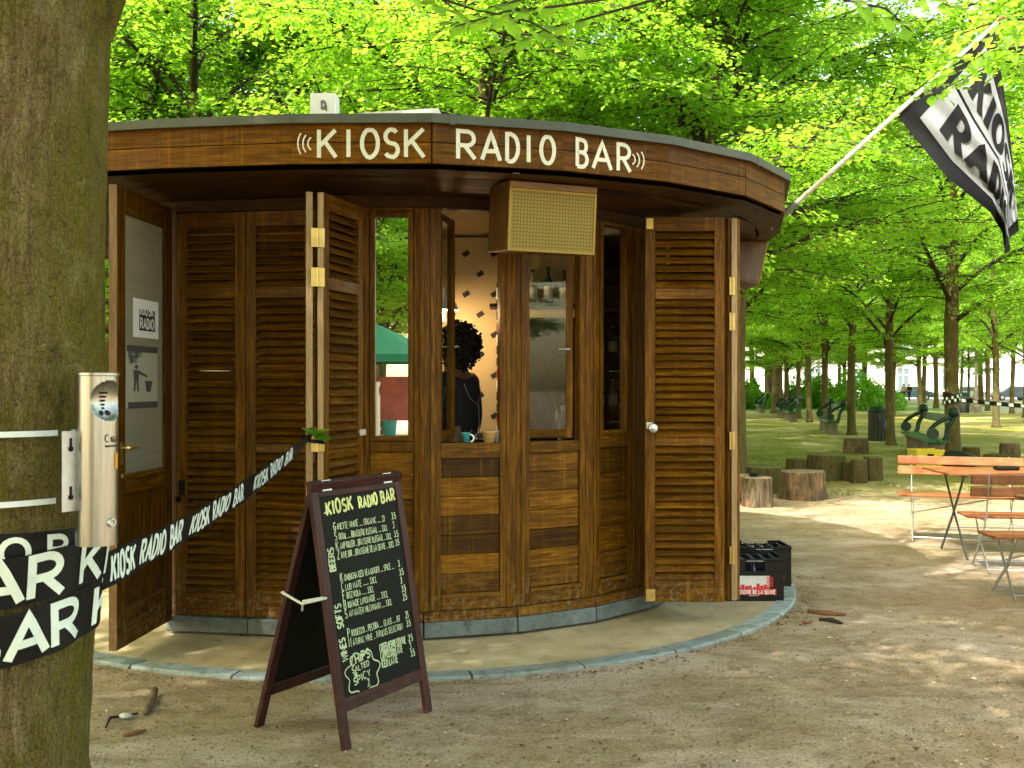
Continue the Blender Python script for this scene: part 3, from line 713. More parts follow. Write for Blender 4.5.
# the half-glazed door standing open at the left
DO, DI = V((-2.085, 5.44, 0)), V((-2.035, 6.17, 0)); Md = line_M(DO, DI); Dw = (DI - DO).length
mb = MB(); zt, zb = 2.565, .10; zg0, zg1 = 1.02, 2.43; s = .10; th = .045
mb.bx(0, s, 0, th, zb, zt, Md, .3); mb.bx(Dw - s, Dw, 0, th, zb, zt, Md, .25); mb.bx(s, Dw - s, .001, th - .001, zg1, zt, Md, .4)
mb.bx(s, Dw - s, .001, th - .001, .93, zg0, Md, .45); mb.bx(s, Dw - s, .001, th - .001, zb, zb + .20, Md, .4)
mb.bx(s, Dw - s, .014, .032, zb + .2, .93, Md, .3)
for z in (zb + .2, .918): mb.bx(s + .0005, Dw - s - .0005, -.004, .0135, z, z + .014, Md, .6)
mb.bx(s, Dw - s, -.01, .0005, zg0 - .02, zg0 + .006, Md, .55)
door = mb.build('door', M['wood'], kiosk, bevel=.003)
mb = MB(); mb.bx(-.004, -.0005, .001, th - .001, zb, zt, Md, .55); mb.build('edge_strip', M['wood_door_edge'], door)
mb = MB(); mb.bx(s - .005, Dw - s + .005, .02, .025, zg0 - .005, zg1 + .005, Md); mb.build('pane', M['frosted'], door)
mb = MB(); mb.bx(.028, .062, -.004, -.0005, 1.08, 1.2, Md)
mb.tube([Md @ V((.045, -.002, 1.17)), Md @ V((.045, -.045, 1.17)), Md @ V((.15, -.05, 1.17))], .008, 8)
mb.tube([Md @ V((.045, -.002, 1.02)), Md @ V((.045, -.016, 1.02))], .016, 12); mb.build('handle', M['brass'], door)
M['notice_ink'] = flat_mat('faded notice ink', (.055, .055, .048), .8, var=.2)
# sheets of paper on the door glass
def on_door(u, v, lay, off=.0192): return Md @ V((u, off - lay, v))
def door_px(px, py): return hit(px, py, Md, .02)
a, b = door_px(133, 300)[0], door_px(158, 300)[0]; zq1 = door_px(145, 300)[1]; zq0 = door_px(145, 338)[1]
mb = MB(); mb.bx(a, b, .0175, .0195, zq0, zq1, Md)
sg = mb.build('paper_sign', M['paper']); tag(sg, 'small white paper sign reading KIOSK RADIO taped to the open door glass', 'sign')
mb = MB(); ux0, ux1 = a + (b - a) * .22, a + (b - a) * .84; zc = (zq0 + zq1) / 2; hh = (zq1 - zq0)
mb.bx(ux0, ux1, .0160, .0172, zc - .02 - hh * .22, zc + hh * .24, Md); bk = mb.build('logo_block', M['ink'], sg)
mb = MB(); fn = lambda u, v, l: on_door(u, v, l, .0158)
for s_, v in (('KIOSK', zc + .02), ('RADIO', zc - .055)):
    Wd = textw(s_, .055, .8); text(mb, s_, .055, .011, fn, ux0 + .012, v, .8 * (ux1 - ux0 - .024) / Wd * .97, .2 * (ux1 - ux0 - .024) / Wd * .97)
mb.build('lettering', M['paper'], bk)
a, b = door_px(126, 350)[0], door_px(157, 350)[0]; zq1 = door_px(140, 346)[1]; zq0 = door_px(140, 408)[1]
mb = MB(); mb.bx(a, b, .0175, .0195, zq0, zq1, Md, .5)
ps = mb.build('litter_notice', flat_mat('grey notice film', (.34, .335, .26), .7, var=.08)); tag(ps, 'grey litter notice with a figure dropping rubbish into a bin on the open door', 'notice')
mb = MB(); W_ = b - a; H_ = zq1 - zq0
mb.bx(a, b, .0160, .0172, zq1 - .10 * H_, zq1, Md); mb.bx(a + .05 * W_, b, .0160, .0172, zq0, zq0 + .10 * H_, Md)
fx, fz = a + .30 * W_, zq0 + .3 * H_
def blob(cx, cz, rx, rz, n=14): mb.prism([(cx + rx * math.cos(6.283 * i / n), cz + rz * math.sin(6.283 * i / n)) for i in range(n)], .0163, .0173, Md)
blob(fx, fz + .36 * H_, .05 * W_, .035 * H_)
mb.prism([(fx - .09 * W_, fz + .31 * H_), (fx + .09 * W_, fz + .31 * H_), (fx + .07 * W_, fz + .13 * H_), (fx - .07 * W_, fz + .13 * H_)], .0163, .0173, Md)
for q in (-1, 1): mb.prism([(fx + q * .035 * W_ - .03 * W_, fz + .128 * H_), (fx + q * .035 * W_ + .03 * W_, fz + .128 * H_), (fx + q * .06 * W_ + .025 * W_, fz - .03 * H_), (fx + q * .06 * W_ - .025 * W_, fz - .03 * H_)], .0163, .0173, Md)
mb.prism([(fx + .092 * W_, fz + .30 * H_), (fx + .36 * W_, fz + .22 * H_), (fx + .36 * W_, fz + .19 * H_), (fx + .092 * W_, fz + .25 * H_)], .0163, .0173, Md)
mb.prism([(fx + .28 * W_, fz + .14 * H_), (fx + .52 * W_, fz + .14 * H_), (fx + .47 * W_, fz - .04 * H_), (fx + .33 * W_, fz - .04 * H_)], .0163, .0173, Md)
fn = lambda u, v, l: on_door(u, v, l, .0170)
text(mb, "DON'T DROP IT", .030, .0065, fn, a + .06 * W_, zq1 - .19 * H_, .62, .14); text(mb, 'BIN IT!'.replace('!', ''), .036, .009, fn, a + .1 * W_, zq1 - .28 * H_, .8, .2)
mb.build('print', M['notice_ink'], ps)

# ------------------------------------------------------------------ kiosk interior
mb = MB(); mb.bx(-1.45, .52, 7.62, 7.66, .12, 2.60, None, .5)
mb.bx(.521, .56, 7.64, 8.6, .12, 2.60, None, .5)
Mw = line_M((-1.45, 7.618, 0), (.52, 7.618, 0))
for r_ in range(13):
    for c_ in range(9):
        x = .06 + c_ * .21 + (r_ % 2) * .105; z = 2.48 - r_ * .15
        if x < 1.44: mb.box((0, 0, 0), (.052, .0012, .036), Mw @ MX.Translation((x, -.001, z)) @ MX.Rotation(R(-32), 4, 'Y'), .5, 1)
mb.build('partition', [M['cream_wall'], M['ink']], kiosk)      # cream wall with its printed pattern
# counter behind the front wall
mb = MB()
for k in range(-1, 3):
    a0, a1 = PH + 15 * k, PH + 15 * (k + 1); p = [ring(a0, 2.08), ring(a1, 2.08), ring(a1, 1.55), ring(a0, 1.55)]
    if k == -1: p[0], p[3] = ring(a0 + 3, 2.08), ring(a0 + 3, 1.55)
    pts = [(*q.xy, .86) for q in p] + [(*q.xy, .90) for q in p]
    mb.add(pts, [(0, 3, 2, 1), (4, 5, 6, 7), (0, 1, 5, 4), (1, 2, 6, 5), (2, 3, 7, 6), (3, 0, 4, 7)], None, .3)
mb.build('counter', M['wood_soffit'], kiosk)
# unlit pendant lamp, made to glow with a bulb lit for fill
lampT = thing('pendant_lamp', 'white cone pendant lamp hanging inside the kiosk behind the open window leaf', 'lamp', (-.47, 7.2, 2.6))
mb = MB(); mb.tube([(-.47, 7.2, 2.6), (-.47, 7.2, 2.2)], .004, 6); mb.build('cord', M['black'], lampT)
mb = MB(); mb.lathe([(.018, 2.2), (.03, 2.19), (.10, 2.03), (.098, 2.03), (.028, 2.185)], 24, MX.Translation((-.47, 7.2, 0))); mb.build('lamp_shade', M['white_plastic'], lampT, smooth=True)
be = NT('bulb lit for fill'); be.p(Emission_Color=(1, .72, .36, 1), Emission_Strength=4.0)  # glow is added, the pendant itself is unlit
mb = MB(); mb.lathe([(0, 2.05), (.02, 2.06), (.028, 2.085), (.02, 2.11), (.012, 2.14), (0, 2.14)], 16, MX.Translation((-.47, 7.2, 0))); mb.build('bulb', be.mat, lampT, smooth=True)
def interior_light(name, loc, e):
    l = bpy.data.lights.new(name, 'POINT'); l.energy = e; l.color = (1.0, .68, .34); l.shadow_soft_size = .05
    o = bpy.data.objects.new(name, l); sc.collection.objects.link(o); o.location = loc
interior_light('added_interior_light', (-.47, 7.2, 2.0), 4.2)  # added point light to warm the interior
# a black shelf with bottles against the partition, and deep shelves seen through the right windows
def bottle(name, loc, col, h=.26, r=.034, cap=None, label=None, group=None):
    t = thing(name, label, 'bottle', loc, 0, group)
    mb = MB(); mb.lathe([(0, 0), (r, .0), (r, h * .58), (r * .8, h * .68), (r * .36, h * .78), (r * .34, h * .97), (0, h * .97)], 14, MX.Translation(loc)); mb.build('glass_body', col, t, smooth=True)
    mb = MB(); mb.lathe([(0, h * .965), (r * .42, h * .965), (r * .42, h * 1.02), (0, h * 1.02)], 10, MX.Translation(loc)); mb.build('cap', cap or M['black'], t)
    mb = MB(); mb.lathe([(r * 1.01, h * .15), (r * 1.01, h * .5)], 14, MX.Translation(loc)); mb.build('paper_label', M['paper'], t, smooth=True)
M['green_glass'] = flat_mat('dark green bottle glass', (.01, .04, .015), .12, var=.1, bump=0)
M['brown_glass'] = flat_mat('brown bottle glass', (.03, .012, .004), .12, var=.1, bump=0)
M['clear_bottle'] = flat_mat('pale bottle', (.35, .36, .30), .15, var=.1, bump=0)
M['red_plastic'] = flat_mat('red plastic', (.42, .02, .015), .4, var=.15)
mb = MB(); mb.bx(-.16, .50, 7.36, 7.617, 2.065, 2.09); mb.build('shelf', M['black'], kiosk)
GB = 'bottles on the shelves inside the kiosk'
for i in range(5): bottle('bottle', (-.08 + i * .115, 7.5, 2.09), [M['green_glass'], M['brown_glass'], M['clear_bottle']][i % 3], .25 + .02 * (i % 2), label='small dark bottle on a shelf inside the dim kiosk', group=GB)
mb = MB()                                                    # column of coloured stickers under the shelf
for i in range(11):
    z = 2.02 - i * .085; mb.bx(-.115, -.052, 7.614, 7.6165, z - .03, z + .03, None, .5, i % 4)
st = mb.build('sticker_strip', [M['ink'], M['red_plastic'], M['paper'], M['black']], kiosk)
sh = thing('bottle_shelves', 'dark wooden shelving with bottles behind the narrow right window', 'shelving', (.95, 8.2, .12))
mb = MB()
for z in (.9, 1.3, 1.7, 2.05): mb.bx(.60, 1.2, 7.62, 7.9, z, z + .025)
mb.bx(.575, .599, 7.62, 7.9, .12, 2.5); mb.bx(1.201, 1.225, 7.62, 7.9, .12, 2.5); mb.build('frame', M['wood_soffit'], sh)
for z in (1.325, 1.725):
    for i in range(6): bottle('bottle', (.66 + i * .1, 7.74, z), [M['brown_glass'], M['green_glass'], M['clear_bottle']][(i + int(z * 10)) % 3], .22 + .03 * ((i * 3) % 3), cap=M['steel'] if i % 2 else M['black'], label='small dark bottle on a shelf inside the dim kiosk', group=GB)
# tap column with coiled hose on the counter, behind the third window
tp = thing('beer_tap', 'chrome beer tap with a looped dark hose behind the half open window leaf', 'tap', (.32, 6.85, .9))
mb = MB(); q = V((.33, 6.86, .9)); mb.lathe([(.05, 0), (.05, .015), (.028, .03), (.028, .42), (.034, .43), (.034, .47), (0, .48)], 16, MX.Translation(q)); mb.build('column', M['steel'], tp, auto=40)
mb = MB(); mb.tube([q + V((0, 0, .42)), q + V((-.03, -.07, .44)), q + V((-.035, -.1, .42)), q + V((-.035, -.105, .36))], .011, 8); mb.build('spout', M['steel'], tp, smooth=True)
mb = MB(); mb.tube([q + V((-.02, -.05, .45)), q + V((-.03, -.06, .60))], [.012, .018], 8); mb.build('lever', M['black'], tp)
mb = MB(); mb.tube([q + V((.0 + .10 * math.cos(t), .1, .62 + .2 * math.sin(t))) for t in np.linspace(0, 6.2, 24)], .008, 6); mb.build('hose', M['rubber'], tp, smooth=True)
fr_ = thing('drinks_fridge', 'tall dark drinks fridge inside the kiosk behind the third window', 'fridge', (.27, 7.4, .112))
mb = MB(); mb.bx(.04, .50, 7.22, 7.60, .125, 1.98); mb.build('body', M['black'], fr_, bevel=.01)
mb = MB(); mb.bx(.075, .465, 7.205, 7.218, .35, 1.92); mb.build('door_glass', flat_mat('dark fridge glass', (.006, .010, .008), .3, var=.2, bump=0, spec=.15), fr_); mb = MB(); mb.tube([(.10, 7.19, .9), (.10, 7.19, 1.4)], .008, 8); mb.build('handle', M['steel'], fr_)
# things on the sill of the serving window
def sill_pt(px, d): s, _ = hit(px, 0, Mt2, d); return Mt2 @ V((s, d, zo0))
M['teal'] = flat_mat('teal plastic', (.04, .26, .27), .5, var=.1); M['kraft'] = flat_mat('kraft paper cup', (.42, .27, .09), .8, var=.15)
def cup(name, label, px, d, r, h, mat):
    q = sill_pt(px, d); q.z += -.002; t = thing(name, label, 'cup', q)
    mb = MB(); mb.lathe([(0, .001), (r * .72, .0), (r, h), (r * 1.06, h + .002), (r * 1.06, h - .008), (r * .95, h - .01), (r * .9, h - .015), (0, h - .02)], 20, MX.Translation(q)); mb.build('body', mat, t, smooth=True)
    return t, q
t, q = cup('mug', 'pale blue mug with a curved white handle on the serving sill', 466, .03, .026, .062, M['teal'])
mb = MB(); mb.tube([q + V((.024 + .022 * math.sin(a), 0, .03 - .022 * math.cos(a))) for a in np.linspace(0, 3.14, 10)], .005, 8); mb.build('handle', M['white_plastic'], t, smooth=True)
cup('paper_cup', 'brown paper cup at the right end of the serving sill', 489, .03, .043, .07, M['kraft'])
cup('glass_tumbler', 'small clear tumbler at the far right corner of the serving sill', 497, .045, .022, .075, M['clear_bottle'])
# ------------------------------------------------------------------ loudspeakers under the eaves
def grille_mat():
    n = NT('woven speaker cloth'); co = n.coord('UV')
    s = n.n('ShaderNodeSeparateXYZ'); n.set(s.inputs[0], co)
    def lines(v): return n.mr(n.math('ABSOLUTE', n.math('SUBTRACT', n.math('FRACT', n.math('MULTIPLY', v, 52.0)), .5)), .30, .48, 0, 1)
    l = n.math('MAXIMUM', lines(s.outputs[0]), lines(s.outputs[1])); f = n.noise(n.coord('Object'), 6, 6, .65)
    c = n.mix(l, (.225, .165, .028), (.09, .066, .012)); c = n.mix(n.mr(f, .58, .72, 0, .5), c, (.17, .12, .03))
    n.col(c); n.p(Roughness=.8); n.bump(l, -.4, .003); return n.mat
M['grille'] = grille_mat(); M['speaker_trim'] = flat_mat('ochre painted trim', (.25, .175, .02), .6, var=.2)
def speaker(ang, rad, label, hh=.375, tilt=5, wd=.525, zt=2.606):
    n_ = V((math.sin(R(ang)), -math.cos(R(ang)), 0)); u = V((math.cos(R(ang)), math.sin(R(ang)), 0)); o = KC + n_ * rad
    Mx = MX(((u.x, -n_.x, 0, o.x), (u.y, -n_.y, 0, o.y), (0, 0, 1, zt), (0, 0, 0, 1))) @ MX.Rotation(R(tilt), 4, 'X')
    t = thing('loudspeaker', label, 'loudspeaker', o + V((0, 0, zt - hh)))
    h = wd / 2; d = .30; mb = MB()
    mb.bx(-h, h, .012, d, -.018, 0, Mx, .5); mb.bx(-h, h, .012, d, -hh, -hh + .018, Mx, .4)
    mb.bx(-h, -h + .018, .012, d, -hh + .018, -.018, Mx, .3); mb.bx(h - .018, h, .012, d, -hh + .018, -.018, Mx, .3); mb.bx(-h + .018, h - .018, d - .018, d, -hh + .018, -.018, Mx, .3)
    mb.bx(-h, h, -.002, .0115, -.036, .0, Mx, .75)
    mb.build('cabinet', M['speaker_wood'], t, bevel=.002)
    mb = MB(); e = .014
    mb.bx(-h, h, 0, .0115, -hh, -hh + e, Mx); mb.bx(-h, h, 0, .0115, -.037 - e, -.037, Mx); mb.bx(-h, -h + e, 0, .0115, -hh + e, -.037 - e, Mx); mb.bx(h - e, h, 0, .0115, -hh + e, -.037 - e, Mx)
    mb.build('trim', M['speaker_trim'], t, bevel=.0015)
    mb = MB(); x0, x1, z0, z1 = -h + e, h - e, -hh + e, -.037 - e
    mb.add([Mx @ V(p) for p in ((x0, .006, z0), (x1, .006, z0), (x1, .006, z1), (x0, .006, z1))], [(0, 1, 2, 3)], [[(x0, z0), (x1, z0), (x1, z1), (x0, z1)]]); mb.build('grille', M['grille'], t)
    mb = MB()
    for q in (-h + .06, h - .06): mb.bx(q - .02, q + .02, .06, .12, .0005, .05, Mx)
    mb.build('bracket', M['steel'], t)
speaker(22.6, 2.74, 'ochre cloth fronted loudspeaker hanging under the roof over the serving window')
speaker(90, 2.80, 'dark loudspeaker under the right end of the kiosk roof, seen from its side', hh=.33, tilt=12, wd=.42)

# things on the roof
rb = thing('white_box', 'white box with a small dark drawing standing on the kiosk roof edge', 'box', (0, 0, 0))
q = P(323, 116, 5.75); wbx = 26 / FPX * 5.75; z0 = 2.902; z1 = P(323, 93, 5.75).z
mb = MB(); mb.bx(q.x - wbx / 2, q.x + wbx / 2, 5.75, 5.75 + .12, z0, z1); mb.build('body', M['white_plastic'], rb, bevel=.004)
mb = MB(); c = (q.x + .005, 5.7495, 0); zc = z0 + (z1 - z0) * .66
for dx, dz, a, b in ((-.012, .01, .006, .03), (.008, .012, .008, .02), (0, -.005, .022, .008), (.014, -.006, .005, .022), (-.006, .03, .02, .006)): mb.bx(c[0] + dx - a / 2 - .002, c[0] + dx + a / 2 + .002, 5.7475 + .0002 * a * 100, 5.7494, zc + dz - b / 2 - .006, zc + dz + b / 2 + .006)
mb.build('drawing', M['grey_ink'], rb); rb.location = (q.x, 5.8, z0)
for ch in rb.children: ch.matrix_parent_inverse = rb.matrix_basis.inverted()
mb = MB(); a = P(352, 113, 5.6); b = P(441, 109, 5.6)
mb.add([(a.x, 5.45, 2.906), (b.x, 5.40, 2.906), (b.x + .03, 6.2, 2.906), (a.x, 6.2, 2.906), (a.x, 5.45, 2.940), (b.x, 5.40, 2.958), (b.x + .03, 6.2, 2.99), (a.x, 6.2, 2.96)],
       [(0, 3, 2, 1), (4, 5, 6, 7), (0, 1, 5, 4), (1, 2, 6, 5), (2, 3, 7, 6), (3, 0, 4, 7)])
tag(mb.build('roof_panel', M['white_plastic']), 'pale sloping panel lying on the kiosk roof above the lettering', 'panel')

# ------------------------------------------------------------------ chalkboard A-sign
FL, FR, BL = G(345, 752), G(433, 711), G(253, 727)
ab = thing('chalkboard_sign', 'folding dark red A-board with a handwritten chalk menu headed KIOSK RADIO BAR', 'sign', ((FL + BL) / 2 + (FR - FL) / 2))
wv = FR - FL; AW = wv.length; wv.normalize(); top = (FL + BL) / 2 + .13 * (FL - BL) + V((0, 0, 1.10)); BR = BL + wv * AW
def face_M(base):                                            # x along width, z up the sloping face, y towards the inside
    z = (top - base).normalized(); y = z.cross(wv).normalized(); o = base
    return MX(((wv.x, y.x, z.x, o.x), (wv.y, y.y, z.y, o.y), (wv.z, y.z, z.z, o.z), (0, 0, 0, 1))), (top - base).length
Mf, AL = face_M(FL)
back = V((BL.x, BL.y, 0)); zb_ = (top + wv * 0 - BL)
def abpanel(Mx, L, flip, nm):
    s = 1 if not flip else -1; th = .024 * s; st = .046
    mb = MB(); c0, c1 = (0, th) if not flip else (th, 0)
    mb.bx(0, st, c0, c1, .0, L, Mx, .45); mb.bx(AW - st, AW, c0, c1, .0, L, Mx, .55)
    mb.bx(st, AW - st, c0 + .001, c1 - .001, L - .075, L - .001, Mx, .5); mb.bx(st, AW - st, c0 + .001, c1 - .001, .15, .205, Mx, .5)
    fo = mb.build(nm, M['aboard_wood'], ab, bevel=.003)
    mb = MB(); mb.bx(st - .002, AW - st + .002, .006 * s, .014 * s, .20, L - .07, Mx); bd = mb.build('board', M['board'], fo)
    return fo, bd
fo, bd = abpanel(Mf, AL, False, 'front_frame')
zbk = (top - BL).normalized(); ybk = zbk.cross(wv).normalized()
Mb = MX(((wv.x, ybk.x, zbk.x, BL.x), (wv.y, ybk.y, zbk.y, BL.y), (wv.z, ybk.z, zbk.z, BL.z), (0, 0, 0, 1)))
abpanel(Mb, (top - BL).length - .004, True, 'back_frame')
mb = MB(); p0 = FL + (top - FL) * .56 - wv * .012; p1 = BL + (top - BL) * .56 - wv * .012; pm = (p0 + p1) / 2 - V((0, 0, .035))
mb.tube([p0 + wv * .02, p0, pm, p1, p1 + wv * .02], .006, 8); mb.tube([p0 + V((0, 0, .006)), pm + V((.004, 0, .012)), pm + V((.0, 0, -.03))], .005, 6); mb.build('cord', M['rope'], ab, smooth=True)
mb = MB()
for q in (.1, AW - .1): mb.bx(q - .03, q + .03, -.003, -.0005, AL - .05, AL - .004, Mf)
mb.build('hinge', M['steel'], fo)
bfn = lambda u, v, l: Mf @ V((u, .0055 - l * .6, v))
mb = MB(); x0, xw = .052, AW - .104; zt_ = AL - .08; FZ = .86
def bt(s, fx, fz, h, wd=.0045, wf=.62, sp=.14, m=0, fit=None, ang=0.0, jit=.07):
    """chalk text; fx 0..1 across the board, fz metres below its top"""
    u0 = x0 + fx * xw; v0 = zt_ - fz * FZ
    if fit: k = fit * xw / textw(s, h, wf, sp); wf *= k; sp *= k
    ca, sa = math.cos(R(ang)), math.sin(R(ang))
    text(mb, s, h, wd, lambda u, v, l: bfn(u0 + u * ca - v * sa, v0 + u * sa + v * ca, l), 0, 0, wf, sp, jit, m, .6, .04)
bt('KIOSK', .07, .085, .054, .0115, .62, .2, 1, .33, 3); bt('RADIO', .49, .076, .048, .0105, .62, .2, 1, .25, 3); bt('BAR', .80, .068, .05, .0115, .62, .2, 1, .19, 3)
for s, fz in (('BEERS', .36), ('SOFTS', .64), ('WINES', .80)): bt(s, .085, fz, .036, .008, .75, .16, 0, None, 90)
rows = [('GINETTE WHITE __ ORGANIC __ 33', '3.5', .165), ('SOCIAL __ BRASSERIE ILLEGAAL __ 33CL', '3', .215), ('KAMP KILLER _ BRASSERIE ILLEGAAL _ 33CL', '3.5', .262), ('ZINNE BIR _ BRASSERIE DE LA SENNE _ 33CL', '3.5', .308),
        ('KOMBUCHA ICED TEA GINGER __ SPICE __', '3', .42), ('CLUB MATE ___ 33CL', '3.5', .467), ('FRITZ KOLA ___ 33CL', '3', .51), ('BIONADE LIMONADE __ 33CL', '3.5', .555), ('SAN WATER MILCHMANN __ 33CL', '2.5', .60),
        ('PROSECCO _ PECORA __ GLASS __ BT', '25', .695), ('NATURAL WINE _ TITULUS SELECTION', '3.5', .74)]
W_ = [.68, .70, .74, .76, .72, .46, .40, .58, .62, .70, .72]
for (s, p, fz), wf_ in zip(rows, W_):
    bt(s[:1], .125, fz, .036, .0048); a = s.split('__')[0] if 0 else s
    bt(s[1:], .175, fz, .026, .0037, .5, .12, 0, wf_ - .05); bt(p, .91, fz - .004, .028, .005, .62, .16)
for s, p, fz, w_ in (('COFFEE/ESPRESSO/THE', '2.5', .815, .36), ('CAPPUCCINO/LATTE', '3', .855, .30), ('ICED LATTE', '3.5', .895, .22)):
    bt(s, .50, fz, .031, .005, .5, .12, 0, w_); bt(p, .91, fz - .002, .028, .005, .62, .16)
cx, cz = x0 + .25 * xw, zt_ - .885 * FZ; ring_ = []
for i in range(49):
    a = 2 * math.pi * i / 48; r_ = 1 + .13 * math.sin(a * 7 + .6); ring_.append((cx + .108 * r_ * math.cos(a) * .98, cz + .086 * r_ * math.sin(a)))
stroke(mb, ring_, .006, bfn, .6, 0, .05)
bt('CHIPS', .115, .835, .036, .0075, .7, .16, 0, .25, 6); bt('SALTED', .12, .868, .022, .0045, .6, .14, 0, .22, 4); bt('OR', .14, .895, .020, .004, .6, .14, 0, None, 4)
bt('SPICY', .125, .928, .028, .0055, .6, .14, 0, .22, 8); bt('2.', .29, .955, .03, .006)
mb.add([bfn(x0 + .012, zt_ - .065, .0004), bfn(x0 + .045, zt_ - .068, .0004), bfn(x0 + .05, zt_ - .052, .0004), bfn(x0 + .03, zt_ - .055, .0004)], [(0, 1, 2, 3)])
mb.build('chalk_writing', [M['chalk'], M['chalk_yellow']], fo)

# ------------------------------------------------------------------ beer crates
M['crate'] = flat_mat('black crate plastic', (.0032, .0034, .0036), .4, var=.35, nscale=25, spec=.25)
M['label_white'] = flat_mat('crate label white', (.55, .56, .55), .5, var=.15, nscale=40); M['label_red'] = flat_mat('crate label red', (.50, .015, .02), .5, var=.1)
def crate(loc, rz, label):
    t = thing('beer_crate', label, 'crate', loc, rz, 'black beer crates by the right shutter'); Mt = MX.Translation(loc) @ MX.Rotation(rz, 4, 'Z')
    w_, d_, h_ = .40, .30, .30; mb = MB(); x, y, e = w_ / 2, d_ / 2, .012
    mb.bx(-x, x, -y, y, 0, .012, Mt)
    for sy in (-1, 1):
        a, b = (-y, -y + e) if sy < 0 else (y - e, y)
        mb.bx(-x, x, a, b, .0125, .205, Mt); mb.bx(-x, -.065, a, b, .2055, .262, Mt); mb.bx(.065, x, a, b, .2055, .262, Mt)
        mb.bx(-x, x, a - .0, b, .2625, .275, Mt)
        mb.bx(-x, -.10, a, b, .2755, h_, Mt); mb.bx(.10, x, a, b, .2755, h_, Mt)
    for sx in (-1, 1):
        a, b = (-x, -x + e) if sx < 0 else (x - e, x)
        mb.bx(a, b, -y + e, y - e, .0125, h_ - .001, Mt)
    for i in range(1, 5): mb.bx(-x + i * w_ / 5 - .002, -x + i * w_ / 5 + .002, -y + e, y - e, .0125, .16, Mt)
    for z in (.03, .285): mb.bx(-x - .004, x + .004, -y - .004, -y - .0005, z - .006, z + .006, Mt)
    mb.build('body', M['crate'], t, bevel=.003)
    mb = MB(); mb.bx(-.13, .10, -y - .0035, -y - .0005, .055, .175, Mt, .5, 0)
    mb.bx(-.165, .145, -y - .0065, -y - .004, .045, .085, Mt, .5, 1)
    for i, (px_, hh) in enumerate(((-.11, .014), (-.085, .03), (-.06, .02), (-.035, .024), (-.005, .012), (.02, .036), (.045, .022), (.07, .03), (.09, .012))): mb.bx(px_ - .011, px_ + .011, -y - .0063, -y - .0038, .0855, .0855 + hh, Mt, .5, 1)
    for i in range(8): mb.bx(.085 - .01 * (i % 2), .125, -y - .0062, -y - .0037, .10 + i * .009, .104 + i * .009, Mt, .5, 1)
    fn = lambda u, v, l: Mt @ V((u, -y - .0067 - l, v)); s_ = 'BRASSERIE DE LA SENNE'; k = .295 / textw(s_, .026, .62, .18)
    text(mb, s_, .026, .0058, fn, -.158, .052, .62 * k, .18 * k, 0, 0)
    text(mb, 'BRUXELLES', .012, .003, lambda u, v, l: Mt @ V((u, -y - .0006 - l, v)), -.04, .028, .8, .2, 0, 0)
    mb.build('printed_label', [M['label_white'], M['label_red']], t)
    mb = MB(); mb.bx(-.06, .06, -y - .002, -y + .014, .2755, .283, Mt); mb.build('handle', M['label_white'], t)
    for i in range(5):
        for j in range(4):
            p = Mt @ V((-x + (i + .5) * w_ / 5, -y + .045 + j * .07, .013)); b = MB()
            b.lathe([(.001, 0), (.03, 0), (.03, .15), (.022, .19), (.0125, .22), (.012, .262), (.014, .264), (.014, .272), (.001, .274)], 10, MX.Translation(p))
            o = b.build('beer_bottle', M['bottle_tops'], None, smooth=True); tag(o, 'dark beer bottle standing in one of the black crates', 'bottle', 'bottles in the black beer crates')
    return t
M['bottle_tops'] = flat_mat('brown bottle with pale cap', (.04, .04, .07), .15, .2, var=.5, nscale=30, bump=0)
crate(V((1.68, 7.27, .013)), R(0), 'black beer crate with a red and white label reading BRASSERIE DE LA SENNE, in front')
crate(V((1.868, 7.78, .013)), R(1), 'black beer crate of bottles behind the labelled crate, its rim showing above it')

# ------------------------------------------------------------------ big tree in the left foreground: trunk
TC = V((-1.6, 3.1, 0))
TZ = [0, .12, .35, .9, 1.6, 2.2, 2.6, 3.2, 4.2, 5.5, 7.5, 9.5]; TR = [.40, .33, .295, .318, .348, .358, .37, .34, .30, .24, .15, .05]
def rT(z): return float(np.interp(z, TZ, TR))
big = thing('big_tree', 'thick mossy green tree trunk close by on the left, wrapped in black tape', 'tree', TC)
mb = MB(); prof = []; zz = 0.0
while zz < 9.5: prof.append((rT(zz), zz)); zz += .016 if zz < 3 else .1
nz = lambda a, q: 1 + .018 * math.sin(3 * a + q * .019) + .010 * math.sin(7 * a - q * .03) + (.05 * max(0, 1 - q / 30) * math.cos(5 * a))
from mathutils import noise as mn
mb.lathe(prof, 220, MX.Translation(TC), jit=nz)
for i, (x, y, z) in enumerate(mb.v):
    p = V((x * 9, y * 9, z * 2.6)); d = .007 * mn.fractal(p, .8, 2.1, 4) + .0035 * mn.fractal(V((x * 38, y * 38, z * 13)), .8, 2.0, 3); k = 1 + d / .35
    mb.v[i] = (TC.x + (x - TC.x) * k, TC.y + (y - TC.y) * k, z)
q = TC + V((.20, .02, 2.50))
mb.tube([q + V((-.16, 0, -.36)), q + V((-.05, 0, -.12)), q + V((.06, .0, .12)), q + V((.16, .02, .4)), q + V((.32, .25, 1.3)), q + V((.5, .6, 2.6))], [.10, .13, .135, .12, .09, .04], 20)
q = TC + V((.17, -.32, 2.05)); mb.lathe([(.0, .03), (.02, .032), (.035, .018), (.05, .0), (.07, -.02)], 14, MX.Translation(q + V((-.01, .03, 0))) @ MX.Rotation(R(85), 4, 'X'))
mb.build('trunk', M['bark_big'], big, smooth=True)
